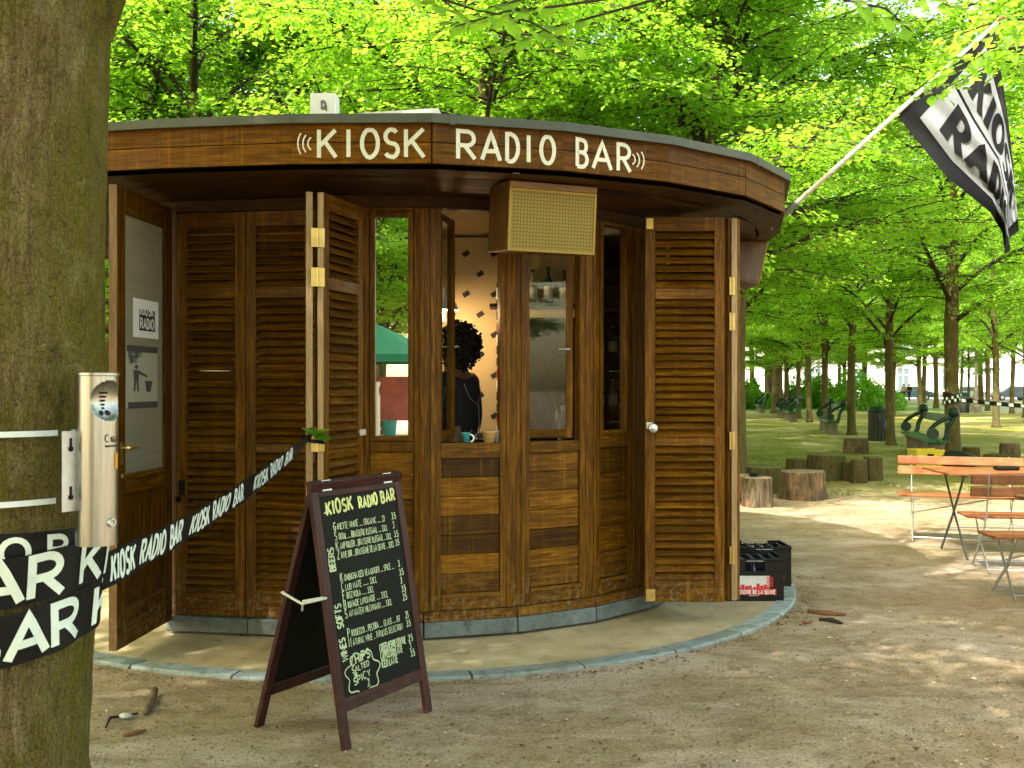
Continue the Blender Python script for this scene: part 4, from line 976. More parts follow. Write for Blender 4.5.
# wall ashtray strapped to the trunk
AC = V((-1.175, 2.915, 0)); AZ0, AZ1, AR = EYE - (546 - HOR) / FPX * 2.88, EYE - (374 - HOR) / FPX * 2.88, .0565
def brushed():
    n = NT('brushed steel'); f = n.noise(n.coord('Object', (1, 1, .02)), 140, 3, .6); g = n.noise(n.coord('Object', (1, 1, .15)), 9, 4, .6)
    n.col(n.ramp(n.math('ADD', n.math('MULTIPLY', f, .5), n.math('MULTIPLY', g, .5)), [(.3, (.24, .24, .22)), (.7, (.46, .46, .43))])); n.p(Metallic=1.0, Roughness=.30); n.bump(f, .08, .002); return n.mat
M['brushed'] = brushed()
ash = thing('wall_ashtray', 'tall brushed steel cigarette ashtray strapped to the mossy trunk', 'ashtray', AC + V((0, 0, AZ0)))
view = math.atan2(-AC.y, -AC.x); dent_a = view + R(40); dz = AZ1 - .075
def dent(a, z):
    da = (a - dent_a + math.pi) % (2 * math.pi) - math.pi; r2 = (da / 1.0) ** 2 + ((z - dz) / .055) ** 2
    return .034 * math.sqrt(1 - r2) ** .9 if r2 < 1 else 0
mb = MB(); na, nzz = 120, 110; pts = []
for j in range(nzz + 1):
    z = AZ0 + (AZ1 - AZ0) * j / nzz
    for i in range(na):
        a = 2 * math.pi * i / na; r_ = AR - dent(a, z); pts.append(AC + V((r_ * math.cos(a), r_ * math.sin(a), z)))
fs = [(j * na + i, j * na + (i + 1) % na, (j + 1) * na + (i + 1) % na, (j + 1) * na + i) for j in range(nzz) for i in range(na)]
fs += [tuple(range(na))[::-1], tuple(nzz * na + i for i in range(na))]
mb.add(pts, fs); mb.build('body', M['brushed'], ash, auto=35)
mb = MB(); mb.lathe([(AR + .0005, AZ1 - .006), (AR + .003, AZ1 - .004), (AR + .003, AZ1 + .003), (AR - .004, AZ1 + .004), (0, AZ1 + .004)], 48, MX.Translation(AC)); mb.build('lid', M['brushed'], ash, auto=35)
mb = MB()
def on_ash(a, z, off): r_ = AR - dent(a, z) + off; return AC + V((r_ * math.cos(a), r_ * math.sin(a), z))
def dot(a, z, rad, off=.0012):
    c = on_ash(a, z, off); ta = on_ash(a + .01, z, off) - c; tz = on_ash(a, z + .0006, off) - c; ta.normalize(); tz.normalize()
    n = 10; mb.add([c + (ta * math.cos(6.283 * k / n) + tz * math.sin(6.283 * k / n)) * rad for k in range(n)], [tuple(range(n))])
for r_, (cnt, z) in enumerate(((6, .022), (5, .011), (4, 0), (3, -.011), (2, -.021))):
    for i in range(cnt): dot(dent_a - .02 + (i - (cnt - 1) / 2) * .17, dz + z, .0032)
for s in (-1, 1): dot(dent_a + s * .33, dz - .034, .0085, .002)
mb.build('stub_hole', M['darkhole'], ash)
mb = MB(); fn = lambda u, v, l: on_ash(dent_a - .1 + u / AR, AZ1 - .19 + v, .0006 + l)
text(mb, 'C', .020, .003, fn, -.012, 0, .8, .2); text(mb, 'IGLE', .014, .0026, fn, .006, 0, .8, .3)
for k in range(1): stroke(mb, [(-.012, -.012), (.05, -.012)], .005, fn, .5, 0, .008)
mb.build('lettering', M['ink'], ash)
mb = MB(); c_ = dent_a + .42; pts = [on_ash(c_ + da, AZ1 - .245 + z, .001) for da, z in ((-.16, -.022), (.16, -.022), (.16, .022), (-.16, .022))]; mb.add(pts, [(0, 1, 2, 3)])
mb.build('sticker', flat_mat('orange sticker', (.60, .24, .015), .5, var=.1), ash)
mb = MB(); q = on_ash(dent_a + .0, AZ0 + .065, 0); dq = V((math.cos(dent_a), math.sin(dent_a), 0)); Rm = dq.to_track_quat('Z', 'Y').to_matrix().to_4x4()
mb.lathe([(.0, .004), (.006, .005), (.007, .009), (.012, .009), (.0135, .0), (.0135, -.004)], 18, MX.Translation(q) @ Rm); mb.build('lock', M['steel'], ash, auto=40)
# bracket plate between trunk and cylinder, with two keyholes and two straps
out = (AC - TC).normalized(); side = V((out.y, -out.x, 0)); side = side if side.dot(V((-1, -.2, 0))) > 0 else -side
pa = AC + side * (AR - .012) - out * .02; bz0, bz1 = EYE - (512 - HOR) / FPX * 2.85, EYE - (431 - HOR) / FPX * 2.85
Mp = line_M(pa + side * .052 - out * .008 + V((0, 0, 0)), pa); mb = MB(); mb.bx(0, .052, 0, .003, bz0, bz1, Mp); mb.bx(.045, .09, .004, .007, bz0, bz1, Mp); mb.build('bracket', M['steel'], ash, bevel=.001)
for z in (bz0 + .04, bz1 - .05):
    mb = MB()
    mb.prism([(.026 + .008 * math.cos(a), z + .008 * math.sin(a)) for a in np.linspace(0, 6.28, 12, False)], -.002, -.0006, Mp); mb.prism([(.0225, z + .004), (.0295, z + .004), (.0295, z + .03), (.0225, z + .03)], -.0019, -.0005, Mp)
    mb.build('keyhole', M['darkhole'], ash)
M['strap'] = flat_mat('pale tie strap', (.62, .66, .66), .5, var=.1)
th0 = math.atan2(*(pa - TC).yx)
for py in (435, 506):
    z = EYE - (py - HOR) / FPX * 2.80; mb = MB(); pts = []; fs = []; K = 60
    for i in range(K + 1):
        a = th0 - i / K * R(352); r_ = rT(z) * 1.03 + .004
        for dz_, dr in ((-.008, 0), (.008, 0), (.008, .003), (-.008, .003)): pts.append(TC + V(((r_ + dr) * math.cos(a), (r_ + dr) * math.sin(a), z + dz_)))
    for i in range(K):
        for q_ in range(4): fs.append((i * 4 + q_, i * 4 + (q_ + 1) % 4, i * 4 + 4 + (q_ + 1) % 4, i * 4 + 4 + q_))
    mb.add(pts, fs); mb.build('strap', M['strap'], ash)

# ------------------------------------------------------------------ printed barrier tape: wraps and ribbon
tape = thing('barrier_tape', 'black printed tape wound round the mossy trunk and stretched across to the folded shutter', 'tape', TC + V((0, 0, .8)))
def band(zc, w_, off, tilt, uend, s_, hh, a_from=-250, a_to=70, wave=.006):
    def surf(a, v, l):
        z = zc(a) + v; wob = wave * math.sin(7 * a + 11 * v) + wave * .7 * math.sin(13 * a - 5 * v)
        r_ = rT(z) * 1.028 + off + wave + wob + tilt * v + l; return TC + V((r_ * math.cos(a), r_ * math.sin(a), z))
    mb = MB(); K, J = 90, 6; pts = [surf(R(a_from + (a_to - a_from) * i / K), -w_ / 2 + w_ * j / J, 0) for i in range(K + 1) for j in range(J + 1)]
    mb.add(pts, [(i * (J + 1) + j, (i + 1) * (J + 1) + j, (i + 1) * (J + 1) + j + 1, i * (J + 1) + j + 1) for i in range(K) for j in range(J)])
    o = mb.build('wrap', M['tape_black'], tape, smooth=True)
    mb = MB(); r0 = rT(zc(-1)) + off; W_ = textw(s_, hh, 1.35, .24)
    fn = lambda u, v, l: surf(R(uend) + (u - W_) / r0, v - hh / 2, .0015 + l)
    text(mb, s_, hh, hh * .21, fn, 0, 0, 1.35, .24, 0, 0, .6, 0, .03)
    rest = lambda u, v, l: surf(R(uend) + (u + hh * .75) / r0, v - hh / 2, .0015 + l)
    text(mb, 'KIO', hh, hh * .21, rest, 0, 0, 1.35, .24, 0, 0, .6, 0, .03)
    mb.build('lettering', M['tape_white'], o)
band(lambda a: .805 + .045 * math.sin(max(-1.6, min(1.2, a + .7))), .148, .006, .0, -13, 'KIOSK RADIO BAR', .112)
band(lambda a: .955 + .03 * math.sin(a + 1.0), .142, .016, .05, -27, 'KIOSK RADIO BAR', .112)
band(lambda a: 1.035 - .015 * math.sin(a + .6), .11, .003, .0, 6, 'RADIO BAR', .075)
RA, RB_ = V((-1.262, 3.13, .925)), V((-1.064, 5.478, 1.238))
mb = MB(); rd = RB_ - RA; RLn = rd.length
def rib(u, v, l):
    t = u / RLn; p = RA + rd * t; p.z -= .05 * 4 * t * (1 - t); k = (1.22 - .42 * t) if t < .93 else max(.25, 1 - (t - .93) * 9) * .83
    nrm = V((rd.y, -rd.x, 0)).normalized(); tw = .05 * math.sin(t * 7) + .10 * math.sin(t * 2.2)
    return p + V((0, 0, v * k)) + nrm * (tw * v * 1.6 + .004 * math.sin(t * 40 + v * 30) + l)
K, J = 90, 4; wv_ = .095
mb.add([rib(RLn * i / K, -wv_ / 2 + wv_ * j / J, 0) for i in range(K + 1) for j in range(J + 1)], [(i * (J + 1) + j, (i + 1) * (J + 1) + j, (i + 1) * (J + 1) + j + 1, i * (J + 1) + j + 1) for i in range(K) for j in range(J)])
rbn = mb.build('ribbon', M['tape_black'], tape, smooth=True)
mb = MB(); u = -.02
for s_, g in (('S', .07), ('KIOSK RADIO BAR', .07), ('KIOSK RADIO BAR', .14), ('KIOSK RADIO BAR', .05)):
    for c in s_:
        if c == ' ': u += .038; continue
        if u < RLn - .06: text(mb, c, .066, .0135, lambda a, b, l: rib(a, b - .033, l + .0012), max(0.001, u), 0, .72, .2, 0, 0, .6, 0, .03)
        u += (FONT[c][0] * .72 + .2) * .066
    u += g
mb.build('lettering', M['tape_white'], rbn)
mb = MB(); q = V((-1.05, 5.462, 1.24)); mb.tube([q + V((-.03, .03, .03)), q + V((.03, -.01, .0)), q + V((.05, .02, -.04)), q + V((-.02, -.01, -.03)), q + V((-.03, .03, .03))], .012, 8); mb.build('knot', M['tape_black'], tape, smooth=True)
def simple_leaf(mb, base, d, n, L, W, tone=.5):
    d = V(d).normalized(); n = V(n).normalized(); s = d.cross(n).normalized(); n = s.cross(d)
    prof = [(0, .0), (.12, .30), (.35, .5), (.6, .42), (.85, .18), (1, 0)]; c = [base + d * (L * t) + n * (-.12 * L * t * t) for t, _ in prof]
    l_ = [c[i] + s * (W * prof[i][1]) + n * (.12 * W) for i in range(6)]; r_ = [c[i] - s * (W * prof[i][1]) + n * (.12 * W) for i in range(6)]
    mb.add(c + l_ + r_, [(i, i + 1, 7 + i, 6 + i) for i in range(5)] + [(i + 1, i, 12 + i, 13 + i) for i in range(5)], None, tone)
mb = MB()
for d, n, L in (((.5, -.3, .25), (0, -.5, 1), .10), ((.7, -.2, -.15), (.1, -.8, .6), .095), ((-.5, -.3, .35), (0, -.6, .8), .08), ((.1, -.5, .6), (.3, -.8, 0), .06)): simple_leaf(mb, q + V((.01, -.02, .0)), d, n, L, L * .55)
tag(mb.build('leaf_sprig', M['leaf_dark'], None, smooth=True), 'sprig of fresh green leaves tucked into the tape knot on the shutter edge', 'leaves')

# ------------------------------------------------------------------ flag on its pole
F0, F1 = P(790, 209, 7.25), P(996, 24, 7.05)
fp = thing('flagpole', 'long white pole slanting up from the right end of the kiosk roof', 'pole', F0)
mb = MB(); fd = (F1 - F0); mb.tube([F0 - fd * .10, F1 + fd * .02], [.017, .015], 12); mb.build('pole', flat_mat('pale wooden pole', (.58, .53, .47), .6, var=.12), fp, smooth=True)
mb = MB(); mb.lathe([(0, -.02), (.022, -.02), (.022, .02), (.01, .035), (0, .035)], 12, MX.Translation(F1 + fd * .02) @ fd.to_track_quat('Z', 'Y').to_matrix().to_4x4()); mb.build('finial', M['red_plastic'], fp)
mb = MB(); mb.tube([F0 - fd * .105, F0 + fd * .03], .023, 12); mb.build('socket', M['zinc'], fp)
fl = thing('flag', 'black and white flag reading KIOSK RADIO hanging in folds from the slanting pole', 'flag', (F0 + F1) / 2 + V((0, 0, -.4)))
S0, S1 = P(897, 116, 7.14), P(995, 26, 7.05)                 # the edge along the pole
A_ = [(897, 116), (945, 175), (990, 212), (1002, 232), (1005, 254)]; B_ = [(995, 26), (1000, 65), (1007, 110), (1014, 165), (1018, 224)]
def poly_at(pl, t):
    x = t * (len(pl) - 1); i = min(int(x), len(pl) - 2); f = x - i; return V((pl[i][0] * (1 - f) + pl[i + 1][0] * f, pl[i][1] * (1 - f) + pl[i + 1][1] * f))
def flag(s, t, l=0.0):                                       # s along the pole, t away from it
    a, b = poly_at(A_, t), poly_at(B_, t); k = s
    p = a * (1 - k) + b * k
    Y = 7.14 * (1 - s) + 7.05 * s + t * (.05 * math.sin(s * 9 + 1.0) + .14 * math.sin(s * 5.0 + 2.5 * t) * t) - .02 * math.sin(6 * t + 2 * s) + .012 * math.sin(17 * t + 9 * s) + .008 * math.sin(31 * s - 8 * t)
    fold = max(0, t - .62); p.x += 9 * fold * math.sin(s * 10); Y += .25 * fold * math.cos(s * 11)
    return P(p.x, p.y, Y - l)
def fq(s, t, l): return flag(s, t, l)
def flag_grid(mb, s0, s1, t0, t1, l, m, K=14, J=14):
    pts = [flag(s0 + (s1 - s0) * i / K, t0 + (t1 - t0) * j / J, l) for i in range(K + 1) for j in range(J + 1)]
    mb.add(pts, [(i * (J + 1) + j, i * (J + 1) + j + 1, (i + 1) * (J + 1) + j + 1, (i + 1) * (J + 1) + j) for i in range(K) for j in range(J)], None, .5, m)
M['flag_black'] = flat_mat('black flag cloth', (.006, .007, .009), .75, var=.3, nscale=10, spec=.2); M['flag_white'] = flat_mat('white flag cloth', (.215, .235, .265), .75, var=.08)
mb = MB(); flag_grid(mb, 0, 1, 0, 1, 0, 0, 40, 40); mb.build('cloth', M['flag_black'], fl, smooth=True)
mb = MB(); flag_grid(mb, .13, .50, .06, .94, .006, 0, 20, 40); flag_grid(mb, .525, .88, .06, .94, .006, 0, 20, 40); mb.build('white_panel', M['flag_white'], fl, smooth=True)
for s_, sb in (('RADIO', .20), ('KIOSK', .585)):
    mb = MB()
    W_ = textw(s_, 1, .62, .2); text(mb, s_, 1, .19, lambda u, v, l: flag(sb + v * .235, .17 + u / W_ * .66, .010 + l * 2), 0, 0, .62, .2, 0, 0, .5, 0, .12)
    mb.build('lettering', M['flag_black'], fl, smooth=True)
# ------------------------------------------------------------------ trees
def leaf_mesh(name, pos, dr, nr, L, W, tone, mat):
    n = len(pos); dr = dr / np.linalg.norm(dr, axis=1)[:, None]
    s = np.cross(dr, nr); s /= np.linalg.norm(s, axis=1)[:, None] + 1e-9; nr = np.cross(s, dr)
    L = L[:, None]; W = W[:, None]
    v = np.empty((n, 4, 3)); v[:, 0] = pos; v[:, 1] = pos + dr * L * .42 + s * W * .5 + nr * W * .10; v[:, 2] = pos + dr * L - nr * L * .10; v[:, 3] = pos + dr * L * .42 - s * W * .5 + nr * W * .10
    me = bpy.data.meshes.new(name); me.vertices.add(n * 4); me.vertices.foreach_set('co', v.astype(np.float32).ravel())
    b = np.arange(n)[:, None] * 4; idx = (b + np.array([[0, 1, 2, 0, 2, 3]])).ravel()
    me.loops.add(n * 6); me.loops.foreach_set('vertex_index', idx.astype(np.int32))
    me.polygons.add(n * 2); me.polygons.foreach_set('loop_start', np.arange(0, n * 6, 3, dtype=np.int32)); me.update(calc_edges=True)
    at = me.attributes.new('tone', 'FLOAT', 'FACE'); at.data.foreach_set('value', np.repeat(np.clip(tone, 0, 1), 2).astype(np.float32))
    me.materials.append(mat); me.validate(); return me
def gen_tree(seed, H, rt, zb, Rc, per_twig=22, limbs=21, leafL=.076, trunk=True, flatk=.45):
    rg = random.Random(seed); ng = np.random.default_rng(seed)
    tr = MB(); br = MB(); LP, LD, LN, LT = [], [], [], []
    lean = (rg.uniform(-.25, .25), rg.uniform(-.25, .25))
    def axis(z): t = z / H; return V((lean[0] * t + .025 * math.sin(z * 1.3 + seed), lean[1] * t + .025 * math.cos(z * 1.1 + seed), z))
    if trunk:
        zs = [0, .06, .2, .5, 1, 1.6, 2.2, 2.8, 3.4, 4.2, 5.2, 6.4, H * .8, H * .95]
        rr = [rt * 1.55, rt * 1.3, rt * 1.12, rt * 1.02, rt, rt * .97, rt * .95, rt * 1.0, rt * .9, rt * .74, rt * .58, rt * .42, rt * .22, rt * .06]
        tr.tube([axis(z) for z in zs], rr, 12)
    def prof(t): return Rc * (.72 + .28 * t / .3) if t < .3 else Rc * math.sqrt(max(0.02, 1 - ((t - .3) / .72) ** 2))
    az = rg.uniform(0, 6.28)
    for i in range(limbs):
        t = (i + .5) / limbs; z0 = zb - .45 + (H - zb) * .8 * t ** 1.15; az += 2.4 + rg.uniform(-.35, .35)
        Lh = prof(min(1, t + .1)) * rg.uniform(.8, 1.08); el0 = R(rg.uniform(38, 58) + 12 * t); o = axis(z0); pts = [o]; K = 7
        hd = V((math.cos(az), math.sin(az), 0)); p = o.copy(); step = Lh / K
        for k in range(K):
            e = el0 * (1 - .95 * k / (K - 1)) - R(6); hd = (hd + V((rg.uniform(-.14, .14), rg.uniform(-.14, .14), 0))).normalized()
            p = p + hd * step + V((0, 0, step * math.tan(e))); pts.append(p.copy())
        r0 = rt * (.40 - .18 * t); br.tube(pts, [max(.014, r0 * (1 - .85 * k / K)) for k in range(K + 1)], 6)
        for k in range(1, K + 1):
            for sd in (-1, 1):
                for rep in range(1 if k < 3 else 2):
                    base = pts[k] if rep == 0 else pts[k].lerp(pts[k - 1], .5)
                    a = math.atan2(hd.y, hd.x) + sd * R(rg.uniform(35, 85)); sl = Lh * rg.uniform(.22, .42) * (1.15 - .5 * k / K)
                    up = rg.uniform(-.22, .28); d = V((math.cos(a), math.sin(a), up)).normalized()
                    if k == K and rep == 0: d = (hd + V((rg.uniform(-.3, .3), rg.uniform(-.3, .3), rg.uniform(-.3, .1)))).normalized()
                    tip = base + d * sl; mid = base.lerp(tip, .5) + V((0, 0, .05 * sl)); br.tube([base, mid, tip], [.017, .011, .006], 4, cap=False)
                    ct = rg.gauss(.5, .11)
                    for q in range(7):
                        f = (q + .6) / 7; b0 = base.lerp(tip, f); ta = a + (1 if q % 2 else -1) * R(rg.uniform(25, 70)) * (1 if q < 6 else .2); tl = rg.uniform(.22, .5)
                        td = V((math.cos(ta), math.sin(ta), up * .5 + rg.uniform(-.3, .15))).normalized()
                        if q % 2 == 0: br.tube([b0, b0 + td * tl], [.007, .004], 3, cap=False)
                        n = per_twig; ff = ng.random(n) ** .8; sgn = np.where(ng.random(n) < .5, -1, 1)
                        tdn = np.array(td); lat = np.array((-td.y, td.x, 0.)); bp = np.array(b0)
                        LP.append(bp + tdn * (ff * tl)[:, None] + lat * (sgn * ng.uniform(.0, .10, n))[:, None] + np.c_[np.zeros(n), np.zeros(n), ng.normal(-.03, .045, n)])
                        LD.append(tdn * .8 + lat * (sgn * .9)[:, None] + ng.normal(0, .3, (n, 3)) + np.array((0, 0, -.22)))
                        LN.append(np.array((0, 0, 1.)) + ng.normal(0, flatk, (n, 3))); LT.append(ct + ng.normal(0, .17, n))
    LP, LD, LN, LT = map(np.concatenate, (LP, LD, LN, LT)); n = len(LP)
    Ls = leafL * ng.uniform(.5, 1.3, n)
    return tr, br, (LP, LD, LN, Ls, Ls * ng.uniform(.6, .9, n), LT)
def tree_thing(label, loc, g, group=None, scale=1.0, bark_='bark', rz=0.0, cull=None):
    t = thing('tree', label, 'tree', (0, 0, 0), 0, group); tr, br, lf = g
    if tr.v: tr.build('trunk', M[bark_], t, smooth=True)
    br.build('branches', M['twig_bark'], t)
    put(bpy.data.objects.new('crown', leaf_mesh('crown', *lf, M['leaf'])), t)
    t.location = loc; t.rotation_euler = (0, 0, rz); t.scale = (scale,) * 3
    return t
GBK, GRW = 'trees crowding behind the kiosk', 'trees of the park rows'
hid = 'bright green tree crown rising behind the kiosk roof'
variants = []
for i, (H, rt, zb, Rc, n) in enumerate(((10.2, .14, 3.2, 3.7, 18), (9.4, .112, 2.8, 3.4, 18), (10.8, .12, 3.2, 3.6, 18), (9.8, .112, 2.7, 3.5, 18), (10.0, .15, 3.2, 3.5, 15), (9.4, .112, 2.8, 3.3, 15), (10.4, .12, 3.1, 3.5, 15), (9.6, .112, 2.7, 3.4, 15))):
    variants.append((i, H, rt, zb, Rc, n))
spots = [  # x, y, variant, scale, label
 (9.35, 21.9, 0, 1.0, 'grey trunked tree right behind the green bench, with black tape tied round it'),
 (9.62, 26.2, 1, .95, 'straight slim tree standing just right of the litter bin'),
 (10.42, 31.6, 2, 1.0, 'slim forked tree between the litter bin and the second green bench'),
 (11.3, 37.1, 3, 1.05, 'slim dark tree just left of the second green bench'),
 (12.35, 42.8, 1, 1.0, 'thin tree beside the distant third green bench'), (13.2, 47.5, 2, .95, 'thin tree left of the distant third green bench'), (13.6, 51.0, 3, .95, 'thin pale tree touching the two thick dark trunks'),
 (17.6, 37.4, 2, 1.0, 'slim tree at the right with the black tape line passing in front of it'), (19.8, 50, 1, 1.0, 'thin tree behind the green bench backrest'), (18.7, 50.5, 3, 1.0, 'thin tree left of the two walkers'),
 (28.4, 69, 0, 1.1, 'thin far tree by the lawn edge in front of the parked cars'), (28.6, 62, 2, 1.15, 'far leaning tree before the white building'), (27.2, 56, 1, 1.1, 'far slim tree right of the lamp post before the white building windows'),
 (8.9, 14.0, 1, 1.05, 'tree at the far right whose leafy boughs hang behind the flag'), (13.0, 17.5, 2, 1.0, 'tree at the far right with boughs reaching over the beer tables'), (13.6, 18.6, 3, 1.0, 'tree at the far right with boughs above the tape line'), (15.2, 28.2, 0, 1.0, 'tree at the far right with low boughs before the white building'),
 (21.5, 43, 3, 1.05, 'tree at the far right, its leaves hanging before the white building windows'), (24.5, 49, 0, 1.05, 'tree at the far right, farther back, leaves before the white building cornice'),
 (-4.75, 15.2, 0, 1.0, 'mossy straight trunk rising behind the left end of the kiosk roof'), (1.32, 16.2, 2, 1.0, 'tree whose trunk shows above the middle of the lettering'),
 (-8.6, 14.5, 1, 1.0, hid), (2.75, 14.0, 3, 1.0, hid), (-1.9, 18.6, 3, 1.0, hid), (-7.2, 20.5, 2, 1.0, hid), (4.4, 20.5, 1, 1.05, hid), (-3.6, 18.5, 1, 1.05, hid), (1.4, 23.0, 0, 1.05, hid),
 (-12.0, 21, 0, 1.0, hid), (-10.5, 27.5, 3, 1.0, hid), (-6.2, 29.5, 2, 1.05, hid), (-.4, 29, 3, 1.1, hid), (5.2, 27.5, 0, 1.05, hid), (-15, 32, 1, 1.1, hid), (-8.5, 37, 0, 1.2, hid), (-2, 37, 2, 1.2, hid), (4.6, 37, 1, 1.15, hid), (9.0, 45, 0, 1.1, hid), (7.2, 33, 2, 1.05, hid), (-6.0, 17.4, 3, 1.1, hid), (3.4, 15.6, 0, 1.1, hid), (-.5, 13.4, 1, 1.0, hid), (-13, 40, 2, 1.7, hid), (-6, 46, 0, 1.9, hid), (1, 47, 3, 1.9, hid), (7.5, 50, 2, 1.8, hid), (-18, 46, 3, 1.9, hid), (-24, 38, 0, 1.6, hid), (11.5, 66, 0, 2.2, hid),
]
RZ = random.Random(5); protos = {}
for i, (x, y, k, s_, lab) in enumerate(spots):
    grp = GBK if lab == hid else GRW; k += 4 if (lab != hid and y > 20) else 0; rz = RZ.uniform(0, 6.28)
    if k not in protos:
        _, H, rt, zb, Rc, n = variants[k]; protos[k] = tree_thing(lab, (x, y, 0), gen_tree(40 + k, H, rt, zb, Rc, n), grp, s_, 'bark', rz)
    else: dup(protos[k], (x, y, 0), rz, lab, grp, s_)
# two thick old trunks far back, big crowns
bt_ = dup(protos[2], (14.55, 56.5, 0), 1.0, 'thick dark old tree trunk far back beside the slim row', 'old trees far back', 2.4)
bt2 = dup(protos[0], (18.2, 73, 0), 2.2, 'second thick trunk half hidden behind the dark old tree', 'old trees far back', 2.4)
dup(protos[0], (31.5, 73.5, 0), 4.0, 'thick far trunk behind the small green bin', 'old trees far back', 1.9)
far = 'distant green tree crown closing the view between the nearer trunks'
for x, y, k, s_ in ((34, 99.5, 0, 2.0), (45, 99, 2, 2.0), (57, 99, 1, 2.1), (23, 99, 3, 2.1), (33, 66, 2, 1.5), (38.5, 62, 0, 1.5), (22, 88, 1, 1.6), (29.5, 93, 3, 1.5), (13, 80, 3, 1.6), (36, 90, 2, 1.6), (40, 78, 0, 1.5), (6, 60, 2, 1.6), (48, 91, 1, 1.5), (8, 78, 0, 1.7), (17, 66, 1, .85), (20.5, 72, 3, .9), (24.5, 76, 0, .9), (27, 84, 2, .95), (32, 88, 1, .95), (35.5, 80, 3, .85), (15, 74, 2, .95), (11.5, 66, 0, .9), (41, 94, 0, 1.0), (46, 84, 2, .9), (21, 94, 3, 1.0), (26, 97, 0, .9), (50, 95, 1, 1.3)): dup(protos[k], (x, y, 0), RZ.uniform(0, 6), far, 'distant trees', s_)
# unseen canopy over the forecourt, leaves cut away to shape the sun patches
big_br, big_lf = gen_tree(91, 9.8, .25, 4.0, 4.7, 30, 24, .085, False)[1:]
LPw = big_lf[0] + np.array(TC); gx = LPw[:, 0] + LPw[:, 2] * -SUN_DIR.x / SUN_DIR.z; gy = LPw[:, 1] + LPw[:, 2] * -SUN_DIR.y / SUN_DIR.z
wig = .35 * np.sin(gx * 2.1 + 1) + .3 * np.sin(gy * 2.7) + .2 * np.sin(gx * 4.7 + gy * 3.1)
sunny = (((gx - 4.9) / 2.2) ** 2 + ((gy - 9.9) / 3.2) ** 2 + wig * .5) < 1
fleck = (np.sin(gx * 3.3 + 1.3 * np.sin(gy * 2.1)) * np.sin(gy * 3.9 + 1.7 * np.sin(gx * 1.7)) > .94)
keep = ~sunny & ~fleck & (LPw[:, 2] > 1.75 + .41 * LPw[:, 1])
big_br.v = [(x + TC.x, y + TC.y, z) for x, y, z in big_br.v]
ok_ = [all(big_br.v[k][2] > 1.75 + .41 * big_br.v[k][1] for k in f) for f in big_br.f]
for nm in ('f', 'uv', 't', 'm'): setattr(big_br, nm, [a for a, o in zip(getattr(big_br, nm), ok_) if o])
big_br.build('branches', M['twig_bark'], big)
put(bpy.data.objects.new('crown', leaf_mesh('crown', LPw[keep], *[a[keep] for a in big_lf[1:]], M['leaf'])), big)
beh = 'leafy park tree in front of the kiosk, mirrored in its tall window'; sid = 'leafy park tree standing left of the kiosk forecourt'
for x, y, k, s_ in ((-6.3, -1.6, 0, 1.1), (-10.5, 4, 2, 1.0), (-4.6, -8.0, 3, 1.0), (-1.2, -11, 2, 1.0), (-3.2, -16, 0, 1.1), (-2.4, -9.2, 1, .8), (-3.6, -13, 0, .75), (-.6, -15, 3, .8), (-2.2, -19, 2, 1.1), (-5, -20, 0, 1.1), (-9.5, -9, 1, 1.0), (-8.6, 9.3, 1, 1.0), (-14.5, 12, 3, 1.0), (-18.5, 18.5, 0, 1.1), (-17, 27, 1, 1.1), (-23, 26, 2, 1.2), (-21, 9, 2, 1.1), (-29, 34, 0, 1.5), (-27, 16, 3, 1.3), (-36, 26, 1, 1.6)):
    dup(protos[k], (x, y, 0), RZ.uniform(0, 6), *((beh, 'mirrored trees') if x > -6 else (sid, 'trees left of the forecourt')), s_)
# low twigs of the big tree hanging into the top of the view
lf = MB(); rg = random.Random(12)
for (px, py, Y, ln, n) in ((470, 8, 2.9, .40, 10), (560, 6, 2.7, .42, 11), (590, 18, 3.1, .36, 10), (395, -10, 3.0, .3, 7), (520, 0, 3.4, .3, 8), (845, 0, 2.8, .25, 6), (880, -8, 3.4, .3, 7)):
    twb = MB(); b = P(px, py, Y); d = V((rg.choice((-1, 1)) * rg.uniform(.6, 1), rg.uniform(-.3, .3), -.22)).normalized(); t_ = b + d * ln * .8 + V((0, 0, -.02)); twb.tube([b - d * .3, b, b.lerp(t_, .5) + V((.02, 0, .02)), t_], [.005, .004, .003, .002], 5); twb.build('hanging_twig', M['twig_bark'], big)
    for i in range(n):
        f = (i + .5) / n; p = b.lerp(t_, f); sd = 1 if i % 2 else -1; simple_leaf(lf, p, d + V((-d.y, d.x, 0)) * sd * 1.2 + V((rg.uniform(-.3, .3), rg.uniform(-.6, .3), rg.uniform(-.5, -.1))), (rg.uniform(-.5, .5), rg.uniform(-.7, .2), 1), rg.uniform(.05, .075), rg.uniform(.04, .06), rg.uniform(.2, .9))
lf.build('hanging_leaves', M['leaf'], big, smooth=True)
